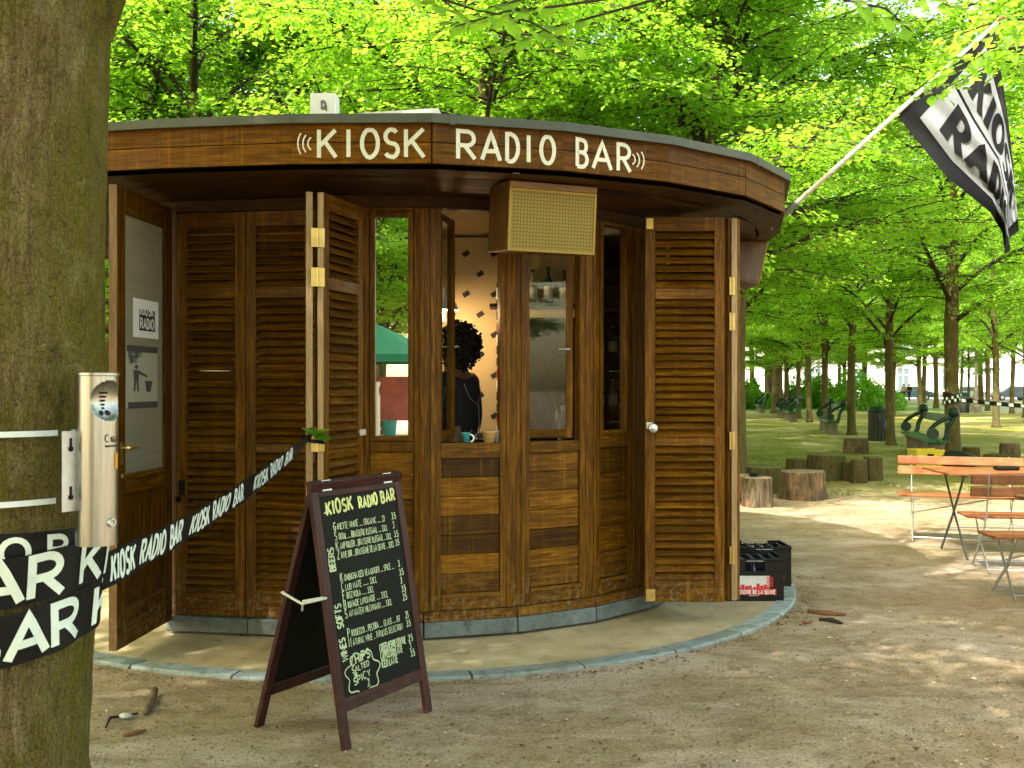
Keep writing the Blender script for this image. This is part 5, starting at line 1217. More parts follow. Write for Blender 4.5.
# a leafy bough crossing in front of the flag
twb = MB(); lf = MB()
for (px, py, Y, ex, ey) in ((1060, 40, 6.3, 905, 95), (1050, 62, 6.4, 945, 88), (1070, 20, 6.5, 930, 45), (1040, 70, 6.2, 985, 52)):
    b = P(px, py, Y); e = P(ex, ey, Y - .3); K = 16; twb.tube([b, b.lerp(e, .5) + V((0, 0, .08)), e], [.010, .007, .003], 6)
    for i in range(70):
        f = rg.random() ** .8; p = b.lerp(e, f) + V((rg.gauss(0, .03), rg.gauss(0, .09), .30 * f * (1 - f) + rg.gauss(-.02, .045))); simple_leaf(lf, p, (rg.uniform(-1, .5), rg.uniform(-1, 1), rg.uniform(-.7, .1)), (rg.gauss(0, .4), rg.gauss(-.2, .4), 1), rg.uniform(.05, .085), rg.uniform(.035, .06), rg.gauss(.5, .2))
bo = thing('leafy_bough', 'leafy bough reaching in from the right in front of the flag top', 'bough', P(1060, 40, 6.3)); twb.build('twigs', M['twig_bark'], bo); lf.build('leaves', M['leaf'], bo, smooth=True)

# hedge shrubs far back
for i, (px, y, w_, h, lab) in enumerate(((748, 66, 2.6, 1.6, 'round green shrub left of the thick dark trunks'), (800, 70, 4.5, 1.7, 'low green shrub between the slim trunks'), (822, 68, 3.0, 1.9, 'dense green shrub behind the second green bench'), (862, 63, 4.4, 2.2, 'broad bushy shrub left of the litter bin'), (738, 70, 3, 1.4, 'pale green shrub far back beside the right shutter'))):
    x = (px - 512) / 1030 * y; n = 5200; ng = np.random.default_rng(i); u = ng.normal(0, 1, (n, 3)); u /= np.linalg.norm(u, axis=1)[:, None]; u[:, 2] = abs(u[:, 2])
    lump = 1 + .16 * np.sin(u[:, 0] * 5 + i) + .14 * np.sin(u[:, 1] * 6 + 2 * i) + .12 * np.sin(u[:, 2] * 7)
    p = u * (ng.random(n) ** .25 * lump)[:, None] * np.array((w_ / 2, w_ / 2.4, h)); p[:, 2] += .05
    t = thing('shrub', lab, 'shrub', (x, y, 0)); o = bpy.data.objects.new('foliage', leaf_mesh('foliage', p + np.array((x, y, 0)), u + ng.normal(0, .6, (n, 3)), ng.normal(0, .6, (n, 3)) + u * .5 + np.array((0, 0, .6)), ng.uniform(.12, .22, n), ng.uniform(.10, .16, n), .5 + ng.normal(0, .2, n), M['leaf_dark'])); put(o, t)
    mb = MB()
    for k in range(5): mb.tube([(x + .1 * math.cos(k), y + .1 * math.sin(k), 0), (x + w_ * .3 * math.cos(k * 1.3), y + w_ * .25 * math.sin(k * 1.3), h * .7)], [.04, .012], 5)
    mb.build('stem', M['twig_bark'], t)

# ------------------------------------------------------------------ street beyond: building, cars, lamp, walkers
M['facade'] = flat_mat('white rendered facade', (.78, .77, .74), .8, var=.06, nscale=.8); M['facade_trim'] = flat_mat('pale stone trim', (.62, .61, .58), .8, var=.08)
M['window_dark'] = flat_mat('far window glass', (.10, .15, .17), .12, var=.2, bump=0)
bd_ = thing('white_building', 'long white rendered townhouse front with tall windows across the street', 'building', (55, 121, 0))
mb = MB(); Y0 = 121.0; bays = [20 + i * 5.2 for i in range(15)]; lv = [(1.0, 3.6), (5.4, 8.6), (10.0, 12.8), (14.2, 16.4)]
mb.bx(16, 98, Y0 + .3, Y0 + 9, 0, 19, None, .5)
xs = [16] + [v for b in bays for v in (b - .75, b + .75)] + [98]
for i in range(0, len(xs), 2): mb.bx(xs[i], xs[i + 1], Y0, Y0 + .299, 0, 19)
for b in bays:
    zs = [0] + [v for l in lv for v in l] + [19]
    for i in range(0, len(zs), 2): mb.bx(b - .749, b + .749, Y0 + .002, Y0 + .298, zs[i], zs[i + 1])
mb.build('wall', M['facade'], bd_)
mb = MB()
for z, d_, h in ((4.3, .18, .3), (9.2, .14, .22), (13.4, .14, .2), (18.6, .5, .5)): mb.bx(15.9, 98.1, Y0 - d_, Y0 - .003, z, z + h)
mb.bx(15.9, 98.1, Y0 - .1, Y0 - .003, 0, .7); mb.build('cornice', M['facade_trim'], bd_)
mb = MB(); mb.prism([(Y0 - .4, 19.12), (Y0 + 9, 19.12), (Y0 + 7, 22.5), (Y0 + 2, 22.5)], 16, 98, MX(((0, 1, 0, 0), (1, 0, 0, 0), (0, 0, 1, 0), (0, 0, 0, 1)))); mb.build('roof', M['zinc'], bd_)
for b in bays[:13]:
    for (za, zb_2) in lv:
        mb = MB(); f = .09
        mb.bx(b - .74, b - .74 + f, Y0 + .06, Y0 + .2, za, zb_2); mb.bx(b + .74 - f, b + .74, Y0 + .06, Y0 + .2, za, zb_2); mb.bx(b - .045, b + .045, Y0 + .061, Y0 + .199, za, zb_2)
        for z in (za, za + (zb_2 - za) * .68, zb_2 - f): mb.bx(b - .74 + f, b + .74 - f, Y0 + .064, Y0 + .196, z, z + f)
        mb.bx(b - .9, b + .9, Y0 - .12, Y0 + .06, za - .15, za - .002)
        w_ = mb.build('window', M['white_plastic'], bd_); mb = MB(); mb.bx(b - .7, b + .7, Y0 + .12, Y0 + .14, za + .05, zb_2 - .05); mb.build('pane', M['window_dark'], w_)
def car(x, y, col, label, rz=0.0):
    t = thing('parked_car', label, 'car', (x, y, .006), rz, 'cars parked along the street'); Mt = MX.Translation((x, y, .006)) @ MX.Rotation(rz, 4, 'Z'); mb = MB()
    body = [(-2.1, .32), (-2.15, .62), (-2.0, .86), (-1.2, .95), (-.55, 1.42), (.75, 1.46), (1.55, .98), (2.05, .88), (2.15, .55), (2.1, .30)]; mb.prism(body, -.85, .85, Mt); mb.build('body', flat_mat('car paint', col, .25, .1, var=.05), t, bevel=.08, seg=3)
    mb = MB(); mb.prism([(-1.05, .97), (-.50, 1.36), (.08, 1.38), (.08, .97)], -.858, -.845, Mt); mb.prism([(.16, .97), (.16, 1.38), (.70, 1.38), (1.32, .98)], -.858, -.845, Mt); mb.build('window', M['window_dark'], t)
    for wx in (-1.35, 1.3):
        for sy in (-1, 1):
            mb = MB(); Mw_ = Mt @ MX.Translation((wx, sy * .80, .32)) @ MX.Rotation(R(90), 4, 'X'); mb.lathe([(.19, -.1), (.32, -.09), (.32, .09), (.19, .1)], 20, Mw_); w_ = mb.build('wheel', M['rubber'], t, auto=40)
            mb = MB(); mb.lathe([(0, -.095), (.19, -.09), (.19, .09), (0, .095)], 12, Mw_); mb.build('rim', M['steel'], w_)
    mb = MB()
    for sy in (-.6, .6): mb.box((-2.12, sy, .66), (.06, .28, .12), Mt)
    mb.build('headlight', M['white_plastic'], t)
car(41.0, 106, (.05, .13, .15), 'teal parked car just right of the two walkers'); car(46.2, 105.5, (.45, .5, .55), 'pale parked car on the far street between the thin trees'); car(51.4, 106, (.10, .14, .22), 'dark blue parked car behind the taped tree'); car(56, 105.6, (.35, .02, .02), 'red parked car far back beside the small green bin'); car(61, 106, (.5, .5, .5), 'silver parked car left of the far lamp post'); car(33.5, 107, (.5, .52, .55), 'white parked car far back right of the litter bin'); car(70, 106, (.08, .08, .10), 'black parked car far back at the right under the windows')
lp_ = thing('lamp_post', 'pale lamp post with a wide foot far back before the white building', 'lamp post', (25.9, 57.5, 0)); q = MX.Translation((25.9, 57.5, 0)); mb = MB()
mb.lathe([(.30, 0), (.30, .35), (.2, .5), (.15, .6), (.11, 1.4), (.08, 1.6), (.07, 4.2), (.12, 4.25), (0, 4.3)], 14, q); mb.build('post', M['stone'], lp_, auto=40)
mb = MB(); mb.lathe([(.10, 4.25), (.22, 4.75), (.26, 4.78), (.05, 5.0), (0, 5.02)], 8, q); mb.build('lantern', M['window_dark'], lp_)
def skin(name, vs, es, rs, mat, parent, sub=2):
    me = bpy.data.meshes.new(name); me.from_pydata([tuple(v) for v in vs], es, []); o = bpy.data.objects.new(name, me); put(o, parent)
    o.modifiers.new('skin', 'SKIN'); d = me.skin_vertices[0].data
    for i, r_ in enumerate(rs): d[i].radius = (r_, r_) if not isinstance(r_, tuple) else r_
    d[0].use_root = True; s_ = o.modifiers.new('sub', 'SUBSURF'); s_.levels = sub; s_.render_levels = sub
    o.modifiers['skin'].use_smooth_shade = True; me.materials.append(mat); return o
M['skin'] = flat_mat('skin', (.40, .22, .14), .5, var=.1); M['skin_dark'] = flat_mat('brown skin', (.13, .065, .035), .5, var=.1)
def person(loc, rz, label, top, legs, hair, skin_m, stride=.0, h=1.0, arms=((-.12, .0), (.12, .0)), afro=False, name='person'):
    t = thing(name, label, 'person', loc, rz); Mt = MX.Translation(loc) @ MX.Rotation(rz, 4, 'Z') @ MX.Scale(h, 4)
    J = dict(pel=(0, 0, .93), sp=(0, .01, 1.12), ch=(0, .01, 1.32), nk=(0, 0, 1.46), hd=(0, -.02, 1.56), tp=(0, -.01, 1.66), no=(0, -.115, 1.575),
             lh=(-.09, 0, .88), lk=(-.10, -.03 - stride * .5, .49), la=(-.10, .02 - stride, .08), lt=(-.10, -.13 - stride, .035), rh=(.09, 0, .88), rk=(.10, -.03 + stride * .35, .49), ra=(.10, .02 + stride, .10), rt=(.10, -.12 + stride, .035),
             ls=(-.17, .01, 1.38), le=(-.23, .03, 1.12), lw=(-.22 , -.10 + arms[0][1], .90), ln=(-.21, -.14 + arms[0][1], .82), rs=(.17, .01, 1.38), re=(.23, .03, 1.12), rw=(.22, -.10 + arms[1][1], .90), rn=(.21, -.14 + arms[1][1], .82))
    def mk(nm, keys, edges, rad, mat, grow=0.0):
        ks = list(keys); vs = [Mt @ V(J[k]) for k in ks]; es = [(ks.index(a), ks.index(b)) for a, b in edges]; return skin(nm, vs, es, [(rad[k] + grow) * h for k in ks], mat, t)
    rad = dict(pel=.13, sp=.12, ch=.135, nk=.052, hd=.085, tp=.055, no=.014, lh=.088, lk=.06, la=.042, lt=.034, rh=.088, rk=.06, ra=.042, rt=.034, ls=.065, le=.045, lw=.032, ln=.034, rs=.065, re=.045, rw=.032, rn=.034)
    E_ = [('pel', 'sp'), ('sp', 'ch'), ('ch', 'nk'), ('nk', 'hd'), ('hd', 'tp'), ('hd', 'no'), ('pel', 'lh'), ('lh', 'lk'), ('lk', 'la'), ('la', 'lt'), ('pel', 'rh'), ('rh', 'rk'), ('rk', 'ra'), ('ra', 'rt'), ('ch', 'ls'), ('ls', 'le'), ('le', 'lw'), ('lw', 'ln'), ('ch', 'rs'), ('rs', 're'), ('re', 'rw'), ('rw', 'rn')]
    body = mk('body', rad.keys(), E_, rad, skin_m)
    tk = ['pel', 'sp', 'ch', 'ls', 'le', 'lw', 'rs', 're', 'rw']; mk('jacket', tk, [e for e in E_ if e[0] in tk and e[1] in tk], rad, top, .016)
    lk_ = ['pel', 'lh', 'lk', 'la', 'rh', 'rk', 'ra']; mk('trousers', lk_, [e for e in E_ if e[0] in lk_ and e[1] in lk_], rad, legs, .012)
    if afro:
        bm = MB(); rg = random.Random(3); c = V((0, .03, 1.60))
        for i in range(1900):
            u = V((rg.gauss(0, 1), rg.gauss(0, 1), rg.gauss(.25, 1))).normalized()
            if u.y < -.55 and u.z < .4: continue
            r_ = .108 + rg.uniform(0, .045) * (1 + .25 * math.sin(u.x * 9 + u.z * 7)); p = c + V((u.x * r_ * 1.05, u.y * r_, u.z * r_ * 1.12)); s_ = rg.uniform(.005, .012)
            bm.lathe([(0, -s_), (s_ * .8, -s_ * .5), (s_, 0), (s_ * .8, s_ * .5), (0, s_)], 6, Mt @ MX.Translation(p))
        bm.lathe([(0, -.11), (.075, -.09), (.11, 0), (.10, .07), (.06, .12), (0, .13)], 16, Mt @ MX.Translation(c)); bm.build('hair', hair, t, smooth=True)
    else:
        bm = MB(); bm.lathe([(.098, -.03), (.104, .03), (.09, .085), (.05, .12), (0, .13)], 16, Mt @ MX.Translation((0, .012, 1.585))); bm.build('hair', hair, t, smooth=True)
    return t, Mt
M['cloth_black'] = flat_mat('black cloth', (.012, .012, .014), .9, var=.4); M['cloth_beige'] = flat_mat('beige coat', (.42, .30, .18), .9, var=.1); M['cloth_navy'] = flat_mat('navy cloth', (.02, .03, .06), .9); M['hair_black'] = flat_mat('black curly hair', (.007, .006, .006), .8, var=.5)
bp, Mt_ = person((-.385, 7.0, .115), R(-115), 'bartender with black curly hair and a dark top standing inside behind the serving window', M['cloth_black'], M['cloth_black'], M['hair_black'], M['skin_dark'], afro=True, h=1.03)
mb = MB()
for pts in ([(-.10, 1.30), (.0, 1.22), (.08, 1.27), (.13, 1.36)], [(-.12, 1.12), (-.02, 1.02), (.06, 1.06), (.12, .98)], [(-.02, 1.22), (-.05, 1.10), (.02, 1.0)]):
    mb.tube([Mt_ @ V((x, .165 - abs(x) * .25, z)) for x, z in pts], .0035, 6)
    mb.tube([Mt_ @ V((-.235 - .02, x * .5, z - .02)) for x, z in pts], .003, 6); mb.tube([Mt_ @ V((.235 + .045, x * .5 + .02, z - .02)) for x, z in pts], .003, 6)
mb.build('piping', M['grey_ink'], bp, smooth=True)
person((38.4, 101, .006), R(170), 'far walker in a beige coat on the pale pavement, left one of two', M['cloth_beige'], M['cloth_navy'], M['hair_black'], M['skin'], .22)
person((39.1, 101.4, .006), R(175), 'far walker in dark clothes on the pale pavement, right one of two', M['cloth_black'], M['cloth_navy'], M['hair_black'], M['skin'], .18)
# stall mirrored in the window, behind the viewpoint
stl = thing('market_stall', 'stall with a green parasol and pink cloth, mirrored in the tall kiosk window', 'stall', (-1.95, -4.2, 0)); X_, Y_ = -2.0, -4.2
mb = MB(); mb.tube([(X_, Y_, 0), (X_, Y_, 2.5)], .02, 8); mb.lathe([(.25, 0), (.25, .06), (.05, .08)], 16, MX.Translation((X_, Y_, 0))); mb.build('pole', M['steel'], stl)
mb = MB(); mb.lathe([(0, 2.5), (.55, 2.25), (1.05, 1.98), (1.06, 1.86), (1.04, 1.97), (.54, 2.23), (0, 2.47)], 8, MX.Translation((X_, Y_, 0))); mb.build('canopy', flat_mat('green parasol cloth', (.01, .20, .12), .8, var=.15), stl)
mb = MB(); mb.bx(X_ - 1, X_ + 1, Y_ - .1, Y_ + .5, .70, .73); [mb.bx(X_ + sx - .02, X_ + sx + .02, Y_ + sy - .02, Y_ + sy + .02, 0, .699) for sx in (-.95, .95) for sy in (-.05, .45)]; mb.build('table', M['bench_wood'], stl)
mb = MB(); mb.bx(X_ - 1, X_ + 1, Y_ - .12, Y_ - .10, .95, 1.65); mb.build('cloth', flat_mat('pink and red cloth', (.55, .13, .11), .85, var=.5, nscale=4), stl)
for i in range(4):
    t = thing('tub', 'teal tub on the stall table, mirrored in the tall kiosk window', 'tub', (X_ - .5 + i * .26, Y_ + .3, .73), 0, 'teal tubs on the stall'); mb = MB(); mb.lathe([(0, .0), (.09, 0), (.11, .22), (.118, .22), (.118, .235), (.10, .235), (.09, .01), (0, .01)], 18, MX.Translation((X_ - .5 + i * .26, Y_ + .3, .731))); mb.build('body', M['teal'], t, auto=40)

# ------------------------------------------------------------------ stumps
def stump_mat():
    n = NT('weathered stump wood'); f = n.noise(n.coord('Object', (1, 1, .16)), 22, 7, .65, .4); b = n.noise(n.coord('Object'), 4, 5, .6); fi = n.noise(n.coord('Object', (1, 1, .12)), 90, 4, .6)
    c = n.ramp(f, [(.3, (.022, .015, .007)), (.52, (.085, .060, .030)), (.75, (.20, .155, .095))]); c = n.mix(n.mr(b, .5, .68, 0, .7), c, (.26, .13, .045)); c = n.mix(n.mr(fi, .56, .68, 0, .7), c, (.025, .018, .01))
    n.col(c); n.p(Roughness=.9); n.bump(n.math('ADD', f, n.math('MULTIPLY', fi, .7)), .8, .02); return n.mat
M['stump'] = stump_mat(); M['stump_mossy'] = bark('mossy dark stump', (.045, .035, .014), (.11, .085, .035), (.075, .08, .012), .8, 1.0, .02)
M['stump_top'] = flat_mat('sawn grey top', (.15, .122, .075), .9, var=.35, nscale=24, bump=.4); M['stump_top_dark'] = flat_mat('dark mossy top', (.10, .095, .035), .9, var=.35, nscale=18, bump=.4)
def stump(px, py, wpx, hpx, label, mossy=False, seed=0, oval=1.0):
    q = G(px, py); r_ = wpx / 2 / FPX * (q.y + .2); h = hpx / FPX * q.y; c = q + V((0, r_ * oval * .9, 0)); rg = random.Random(seed)
    ph = [rg.uniform(0, 6.28) for _ in range(6)]
    j = lambda a, z: 1 + .075 * math.sin(2 * a + ph[0]) + .055 * math.sin(5 * a + ph[1]) + .035 * math.sin(11 * a + ph[2] + z * .2) + .012 * math.sin(23 * a + ph[3]) + max(0, .08 * (1 - z / 3)) * math.cos(4 * a + ph[4])
    t = thing('tree_stump', label, 'stump', c, 0, 'log stumps on the grass'); Mt = MX.Translation(c) @ MX.Diagonal((1, oval, 1, 1)); mb = MB(); N = 10
    prof = [(r_ * (1.06 - .08 * k / N), h * k / N) for k in range(N + 1)]; mb.lathe(prof, 56, Mt, jit=j); mb.build('bark', M['stump_mossy' if mossy else 'stump'], t, smooth=True)
    mb = MB(); mb.lathe([(r_ * .98, h), (r_ * .93, h + .012), (r_ * .5, h + .016), (.001, h + .014)], 56, Mt, jit=lambda a, k: j(a, N)); mb.build('sawn_top', M['stump_top_dark' if mossy else 'stump_top'], t); return t
stump(761, 508, 28, 29, 'short barkless stump with a black ashtray on top, nearest the kiosk shutter', seed=1); stump(747, 502, 22, 26, 'stump half hidden by the kiosk shutter edge', seed=2); stump(766, 494, 32, 26, 'dark topped stump standing behind the one with the ashtray', True, seed=3, oval=.8)
stump(808, 501, 41, 28, 'broad pale grooved stump standing alone on the sand edge', seed=4); stump(800, 480, 22, 20, 'small dark stump behind the broad pale one', True, seed=5); stump(831, 481, 40, 25, 'widest dark mossy stump at the left of the linked group', True, seed=6, oval=.7)
stump(861, 483.5, 15, 23, 'narrow dark stump in front of the linked group', True, seed=7); stump(876, 481, 17, 23, 'upright mossy stump at the right end of the linked group', True, seed=8); stump(849, 481.5, 9, 19, 'thin low stump in the middle of the linked group', True, seed=18)
stump(859, 454, 22, 15, 'lone grey stump on the grass before the litter bin', seed=9); stump(974, 461, 15, 13, 'small square dark stump behind the beer table', True, seed=10); stump(1013, 459, 17, 15, 'tilted reddish stump behind the right end of the beer bench', seed=11)
q = G(1003, 464); lg = thing('log', 'low dark log lying on the grass behind the beer bench at the right', 'log', q); mb = MB(); mb.tube([q + V((-.30, .1, .09)), q + V((-.1, .12, .095)), q + V((.3, .1, .09))], [.095, .1, .09], 16); mb.build('bark', M['stump_mossy'], lg, smooth=True)
q = G(757, 508); mb = MB(); qa = V((q.x + .0, q.y + .17, 29 / FPX * q.y + .016)); mb.lathe([(.0, 0), (.055, 0), (.06, .045), (.05, .047), (.046, .012), (0, .012)], 18, MX.Translation(qa)); tag(mb.build('ashtray', M['black'], None, auto=40), 'small round black ashtray lying on the short stump near the kiosk', 'ashtray')

# ------------------------------------------------------------------ beer garden tables and benches
def rot_M(loc, rz): return MX.Translation(loc) @ MX.Rotation(rz, 4, 'Z')
def flat(mb, Mx, pts, wd=.028, th=.006, ax=(1, 0, 0)):
    for a, b in zip(pts, pts[1:]): mb.bar(Mx @ V(a), Mx @ V(b), wd, th, (Mx.to_3x3() @ V(ax)))
def bench(loc, rz, label, L=1.15, back=True, mat='bench_wood', bmat=None):
    t = thing('folding_bench', label, 'bench', loc, rz, 'folding slat benches in the beer garden'); Mx = rot_M(loc, rz); mb = MB()
    for y0, y1 in ((-.20, -.10), (-.09, .01), (.02, .12)): mb.bx(-L / 2, L / 2, y0, y1, .43, .452, Mx)
    mb.build('seat', M[mat], t, bevel=.006, seg=2)
    if back:
        mb = MB()
        for z in (.615, .715):
            y = .155 + (z - .45) * .22; Mb_ = Mx @ MX.Translation((0, y, z)) @ MX.Rotation(R(-12), 4, 'X'); mb.bx(-L / 2, L / 2, -.011, .011, 0, .085, Mb_)
        mb.build('backrest', M[bmat or mat], t, bevel=.008, seg=2)
    for sx in (-1, 1):
        x = sx * (L / 2 - .13); mb = MB()
        if back: flat(mb, Mx, [(x, .255, .80), (x, .165, .44), (x, .10, .33), (x, -.06, .17), (x, -.22, .0)])
        else: flat(mb, Mx, [(x, .11, .425), (x, -.2, .0)])
        flat(mb, Mx, [(x - sx * .012, -.18, .425), (x - sx * .012, -.04, .22), (x - sx * .012, .22, .0)]); flat(mb, Mx, [(x, -.20, .424), (x, .14, .424)])
        mb.build('leg', M['steel'], t)
    mb = MB(); mb.tube([Mx @ V((-L / 2 + .13, .19, .03)), Mx @ V((L / 2 - .13, .19, .03))], .006, 6); mb.tube([Mx @ V((-L / 2 + .13, -.19, .04)), Mx @ V((L / 2 - .13, -.19, .04))], .006, 6); mb.tube([Mx @ V((-L / 2 + .13, .02, .25)), Mx @ V((L / 2 - .13, .16, .43))], .005, 6); mb.build('stretcher', M['steel'], t); return t
def table(loc, rz, label, L=1.2, D=.7, mat='bench_wood'):
    t = thing('folding_table', label, 'table', loc, rz, 'folding slat tables in the beer garden'); Mx = rot_M(loc, rz); mb = MB(); n = 7
    for i in range(n): y0 = -D / 2 + i * D / n; mb.bx(-L / 2, L / 2, y0 + .004, y0 + D / n - .004, .73, .752, Mx)
    mb.build('top', M[mat], t, bevel=.005, seg=2)
    for sx in (-1, 1):
        x = sx * (L / 2 - .16); mb = MB(); flat(mb, Mx, [(x, -D / 2 + .08, .725), (x, .0, .36), (x, D / 2 - .04, 0)], .03, .008); flat(mb, Mx, [(x + .014, D / 2 - .08, .725), (x + .014, 0, .36), (x + .014, -D / 2 + .04, 0)], .03, .008); mb.bar(Mx @ V((x, -D / 2 + .03, .719)), Mx @ V((x, D / 2 - .03, .719)), .03, .012); mb.build('leg', M['green_iron' if 0 else 'dark_steel'], t)
    mb = MB(); mb.tube([Mx @ V((-L / 2 + .16, .14, .22)), Mx @ V((L / 2 - .16, .14, .22))], .006, 6); mb.build('stretcher', M['steel'], t); return t
M['dark_steel'] = flat_mat('dark grey steel', (.09, .095, .10), .5, .6, var=.2)
bench((4.36, 10.0, 0), R(-20), 'orange slat bench with backrest on the far side of the beer table'); bench((4.27, 8.36, 0), R(171), 'slat bench with a backrest toned brown for shade, turned away in front of the orange beer table', bmat='bench_wood_shade_brown')
bench((3.95, 7.33, 0), R(-3), 'low slat bench without backrest standing beside the brown slat table', back=False)
table((4.37, 9.15, 0), R(-4), 'orange slat table between the two benches with a black case lying on it'); table((4.03, 6.72, 0), R(-6), 'brown slat table in front of the low backless bench', mat='bench_wood_shade_brown')
mb = MB(); q = P(1001, 468, 9.25); mb.bx(q.x - .10, q.x + .10, 9.1, 9.2, .754, .79); o = mb.build('black_case', M['black'], None, bevel=.012, seg=3); tag(o, 'small black case lying on the orange beer table', 'case')
M['yellow_plastic'] = flat_mat('yellow crate plastic', (.62, .47, .01), .45, var=.12)
yc = thing('yellow_crate', 'yellow plastic crate on the grass behind the orange beer bench', 'crate', (7.75, 19.3, 0)); mb = MB(); Mx = rot_M((7.75, 19.3, 0), R(3))
for a in ((-.26, .26, -.2, -.185, .012, .31), (-.26, .26, .185, .2, .012, .31), (-.26, -.245, -.184, .184, .012, .31), (.245, .26, -.184, .184, .012, .31), (-.26, .26, -.2, .2, 0, .011), (-.27, .27, -.21, -.201, .27, .32), (-.27, .27, .201, .21, .27, .32)): mb.bx(*a, Mx)
mb.build('body', M['yellow_plastic'], yc, bevel=.004); mb = MB(); mb.bx(-.06, .06, -.2105, -.2085, .2, .24, Mx); mb.bx(-.06, .06, -.2025, -.2008, .20, .24, Mx); mb.build('handle', M['darkhole'], yc)
q = V((8.28, 19.2, 0)); mb = MB(); mb.lathe([(.01, 0), (.27, .0), (.30, .08), (.27, .19), (.15, .27), (.03, .30), (0, .30)], 28, MX.Translation(q) @ MX.Diagonal((1.25, .8, 1, 1)), jit=lambda a, k: 1 + .10 * math.sin(3 * a + k) + .05 * math.sin(7 * a - k)); o = mb.build('black_bag', M['black'], None, smooth=True); tag(o, 'slumped black bag on the grass beside the yellow crate', 'bag')

# ------------------------------------------------------------------ green park benches, litter bins
def park_bench(loc, rz, label):
    t = thing('park_bench', label, 'bench', (0, 0, 0), 0, 'green park benches along the tree row'); L = 4.0
    for x in (-1.65, 0, 1.65):
        mb = MB(); mb.prism([(-.17, 0), (.15, 0), (.12, .12), (.11, .30), (.17, .375), (-.19, .375), (-.13, .30), (-.13, .12)], -.10, .10, MX(((0, 1, 0, x), (1, 0, 0, 0), (0, 0, 1, 0), (0, 0, 0, 1)))); mb.build('leg', M['stone'], t, bevel=.015)
    mb = MB(); mb.bx(-L / 2, L / 2, -.22, -.04, .38, .44); mb.bx(-L / 2, L / 2, -.03, .15, .38, .44); mb.build('seat', M['green_slat'], t, bevel=.01)
    mb = MB(); mb.box((0, .262, .83), (L - .12, .04, .17)); mb.build('backrest', M['green_slat'], t, bevel=.008)
    for x in (-1.9, 1.9):
        mb = MB(); f = lambda *p: [V((x, y, z)) for y, z in p]
        mb.tube(f((.10, .43), (.14, .52), (.145, .62), (.19, .72), (.25, .82), (.265, .93)), [.055, .05, .05, .05, .055, .055], 10); mb.lathe([(0, -.115), (.08, -.085), (.115, 0), (.08, .085), (0, .115)], 18, MX.Translation((x, .265, .98)))
        mb.tube(f((.265, .90), (.12, .86), (.0, .79), (-.09, .72), (-.15, .66), (-.17, .59)), [.045, .045, .045, .045, .04, .04], 10); mb.lathe([(0, -.045), (.115, -.045), (.115, .045), (0, .045)], 18, MX.Translation((x, -.12, .56)) @ MX.Rotation(R(90), 4, 'Y'))
        mb.build('arm_frame', M['green_iron'], t, auto=50)
    t.location = loc; t.rotation_euler = (0, 0, rz); return t
pb = park_bench((8.84, 22.1, 0), R(-103.5), 'nearest green park bench with scrolled iron arms and ball finials, left of the taped tree')
dup(pb, (10.2, 33.2, 0), R(-102), 'second green park bench between the slim forked trees'); dup(pb, (12.0, 44.3, 0), R(-102), 'third green park bench, small and far back among the slim trunks'); dup(pb, (12.9, 49.2, 0), R(-102), 'fourth green park bench, barely showing left of the third'); dup(pb, (14.1, 58.5, 0), R(-100), 'farthest green park bench at the foot of the thick dark trunks')
def litter_bin(loc, r_, h, label):
    t = thing('litter_bin', label, 'bin', loc); Mt = MX.Translation(loc); mb = MB(); mb.lathe([(r_ * .94, 0), (r_, .03), (r_, h * .84)], 16, Mt)
    for i in range(16): a = 2 * math.pi * (i + .5) / 16; mb.box((0, 0, 0), (.05, .018, h * .8), Mt @ MX.Rotation(a, 4, 'Z') @ MX.Translation((0, r_ * 1.0, h * .44)))
    mb.build('body', M['bin'], t, auto=30); mb = MB(); mb.lathe([(r_ * 1.08, h * .845), (r_ * 1.12, h * .88), (r_ * 1.08, h * .93), (r_ * .62, h), (r_ * .55, h * .985), (r_ * .5, h * .86)], 24, Mt); mb.build('lid', M['green_iron'], t, auto=40); return t
M['bin'] = flat_mat('dark bin slats', (.022, .028, .020), .55, var=.35, nscale=6)
lb = litter_bin((10.02, 28.2, 0), .25, .95, 'dark round litter bin with a domed lid on the grass between the trees'); q = V((10.02 + .13, 28.2 - .27, .45)); mb = MB(); mb.bx(q.x - .05, q.x + .06, q.y - .004, q.y, .36, .56); mb.build('sticker', flat_mat('blue sticker', (.05, .12, .45), .5), lb)
litter_bin((25.4, 58, 0), .33, 1.15, 'small far green bin standing left of the pale lamp post')
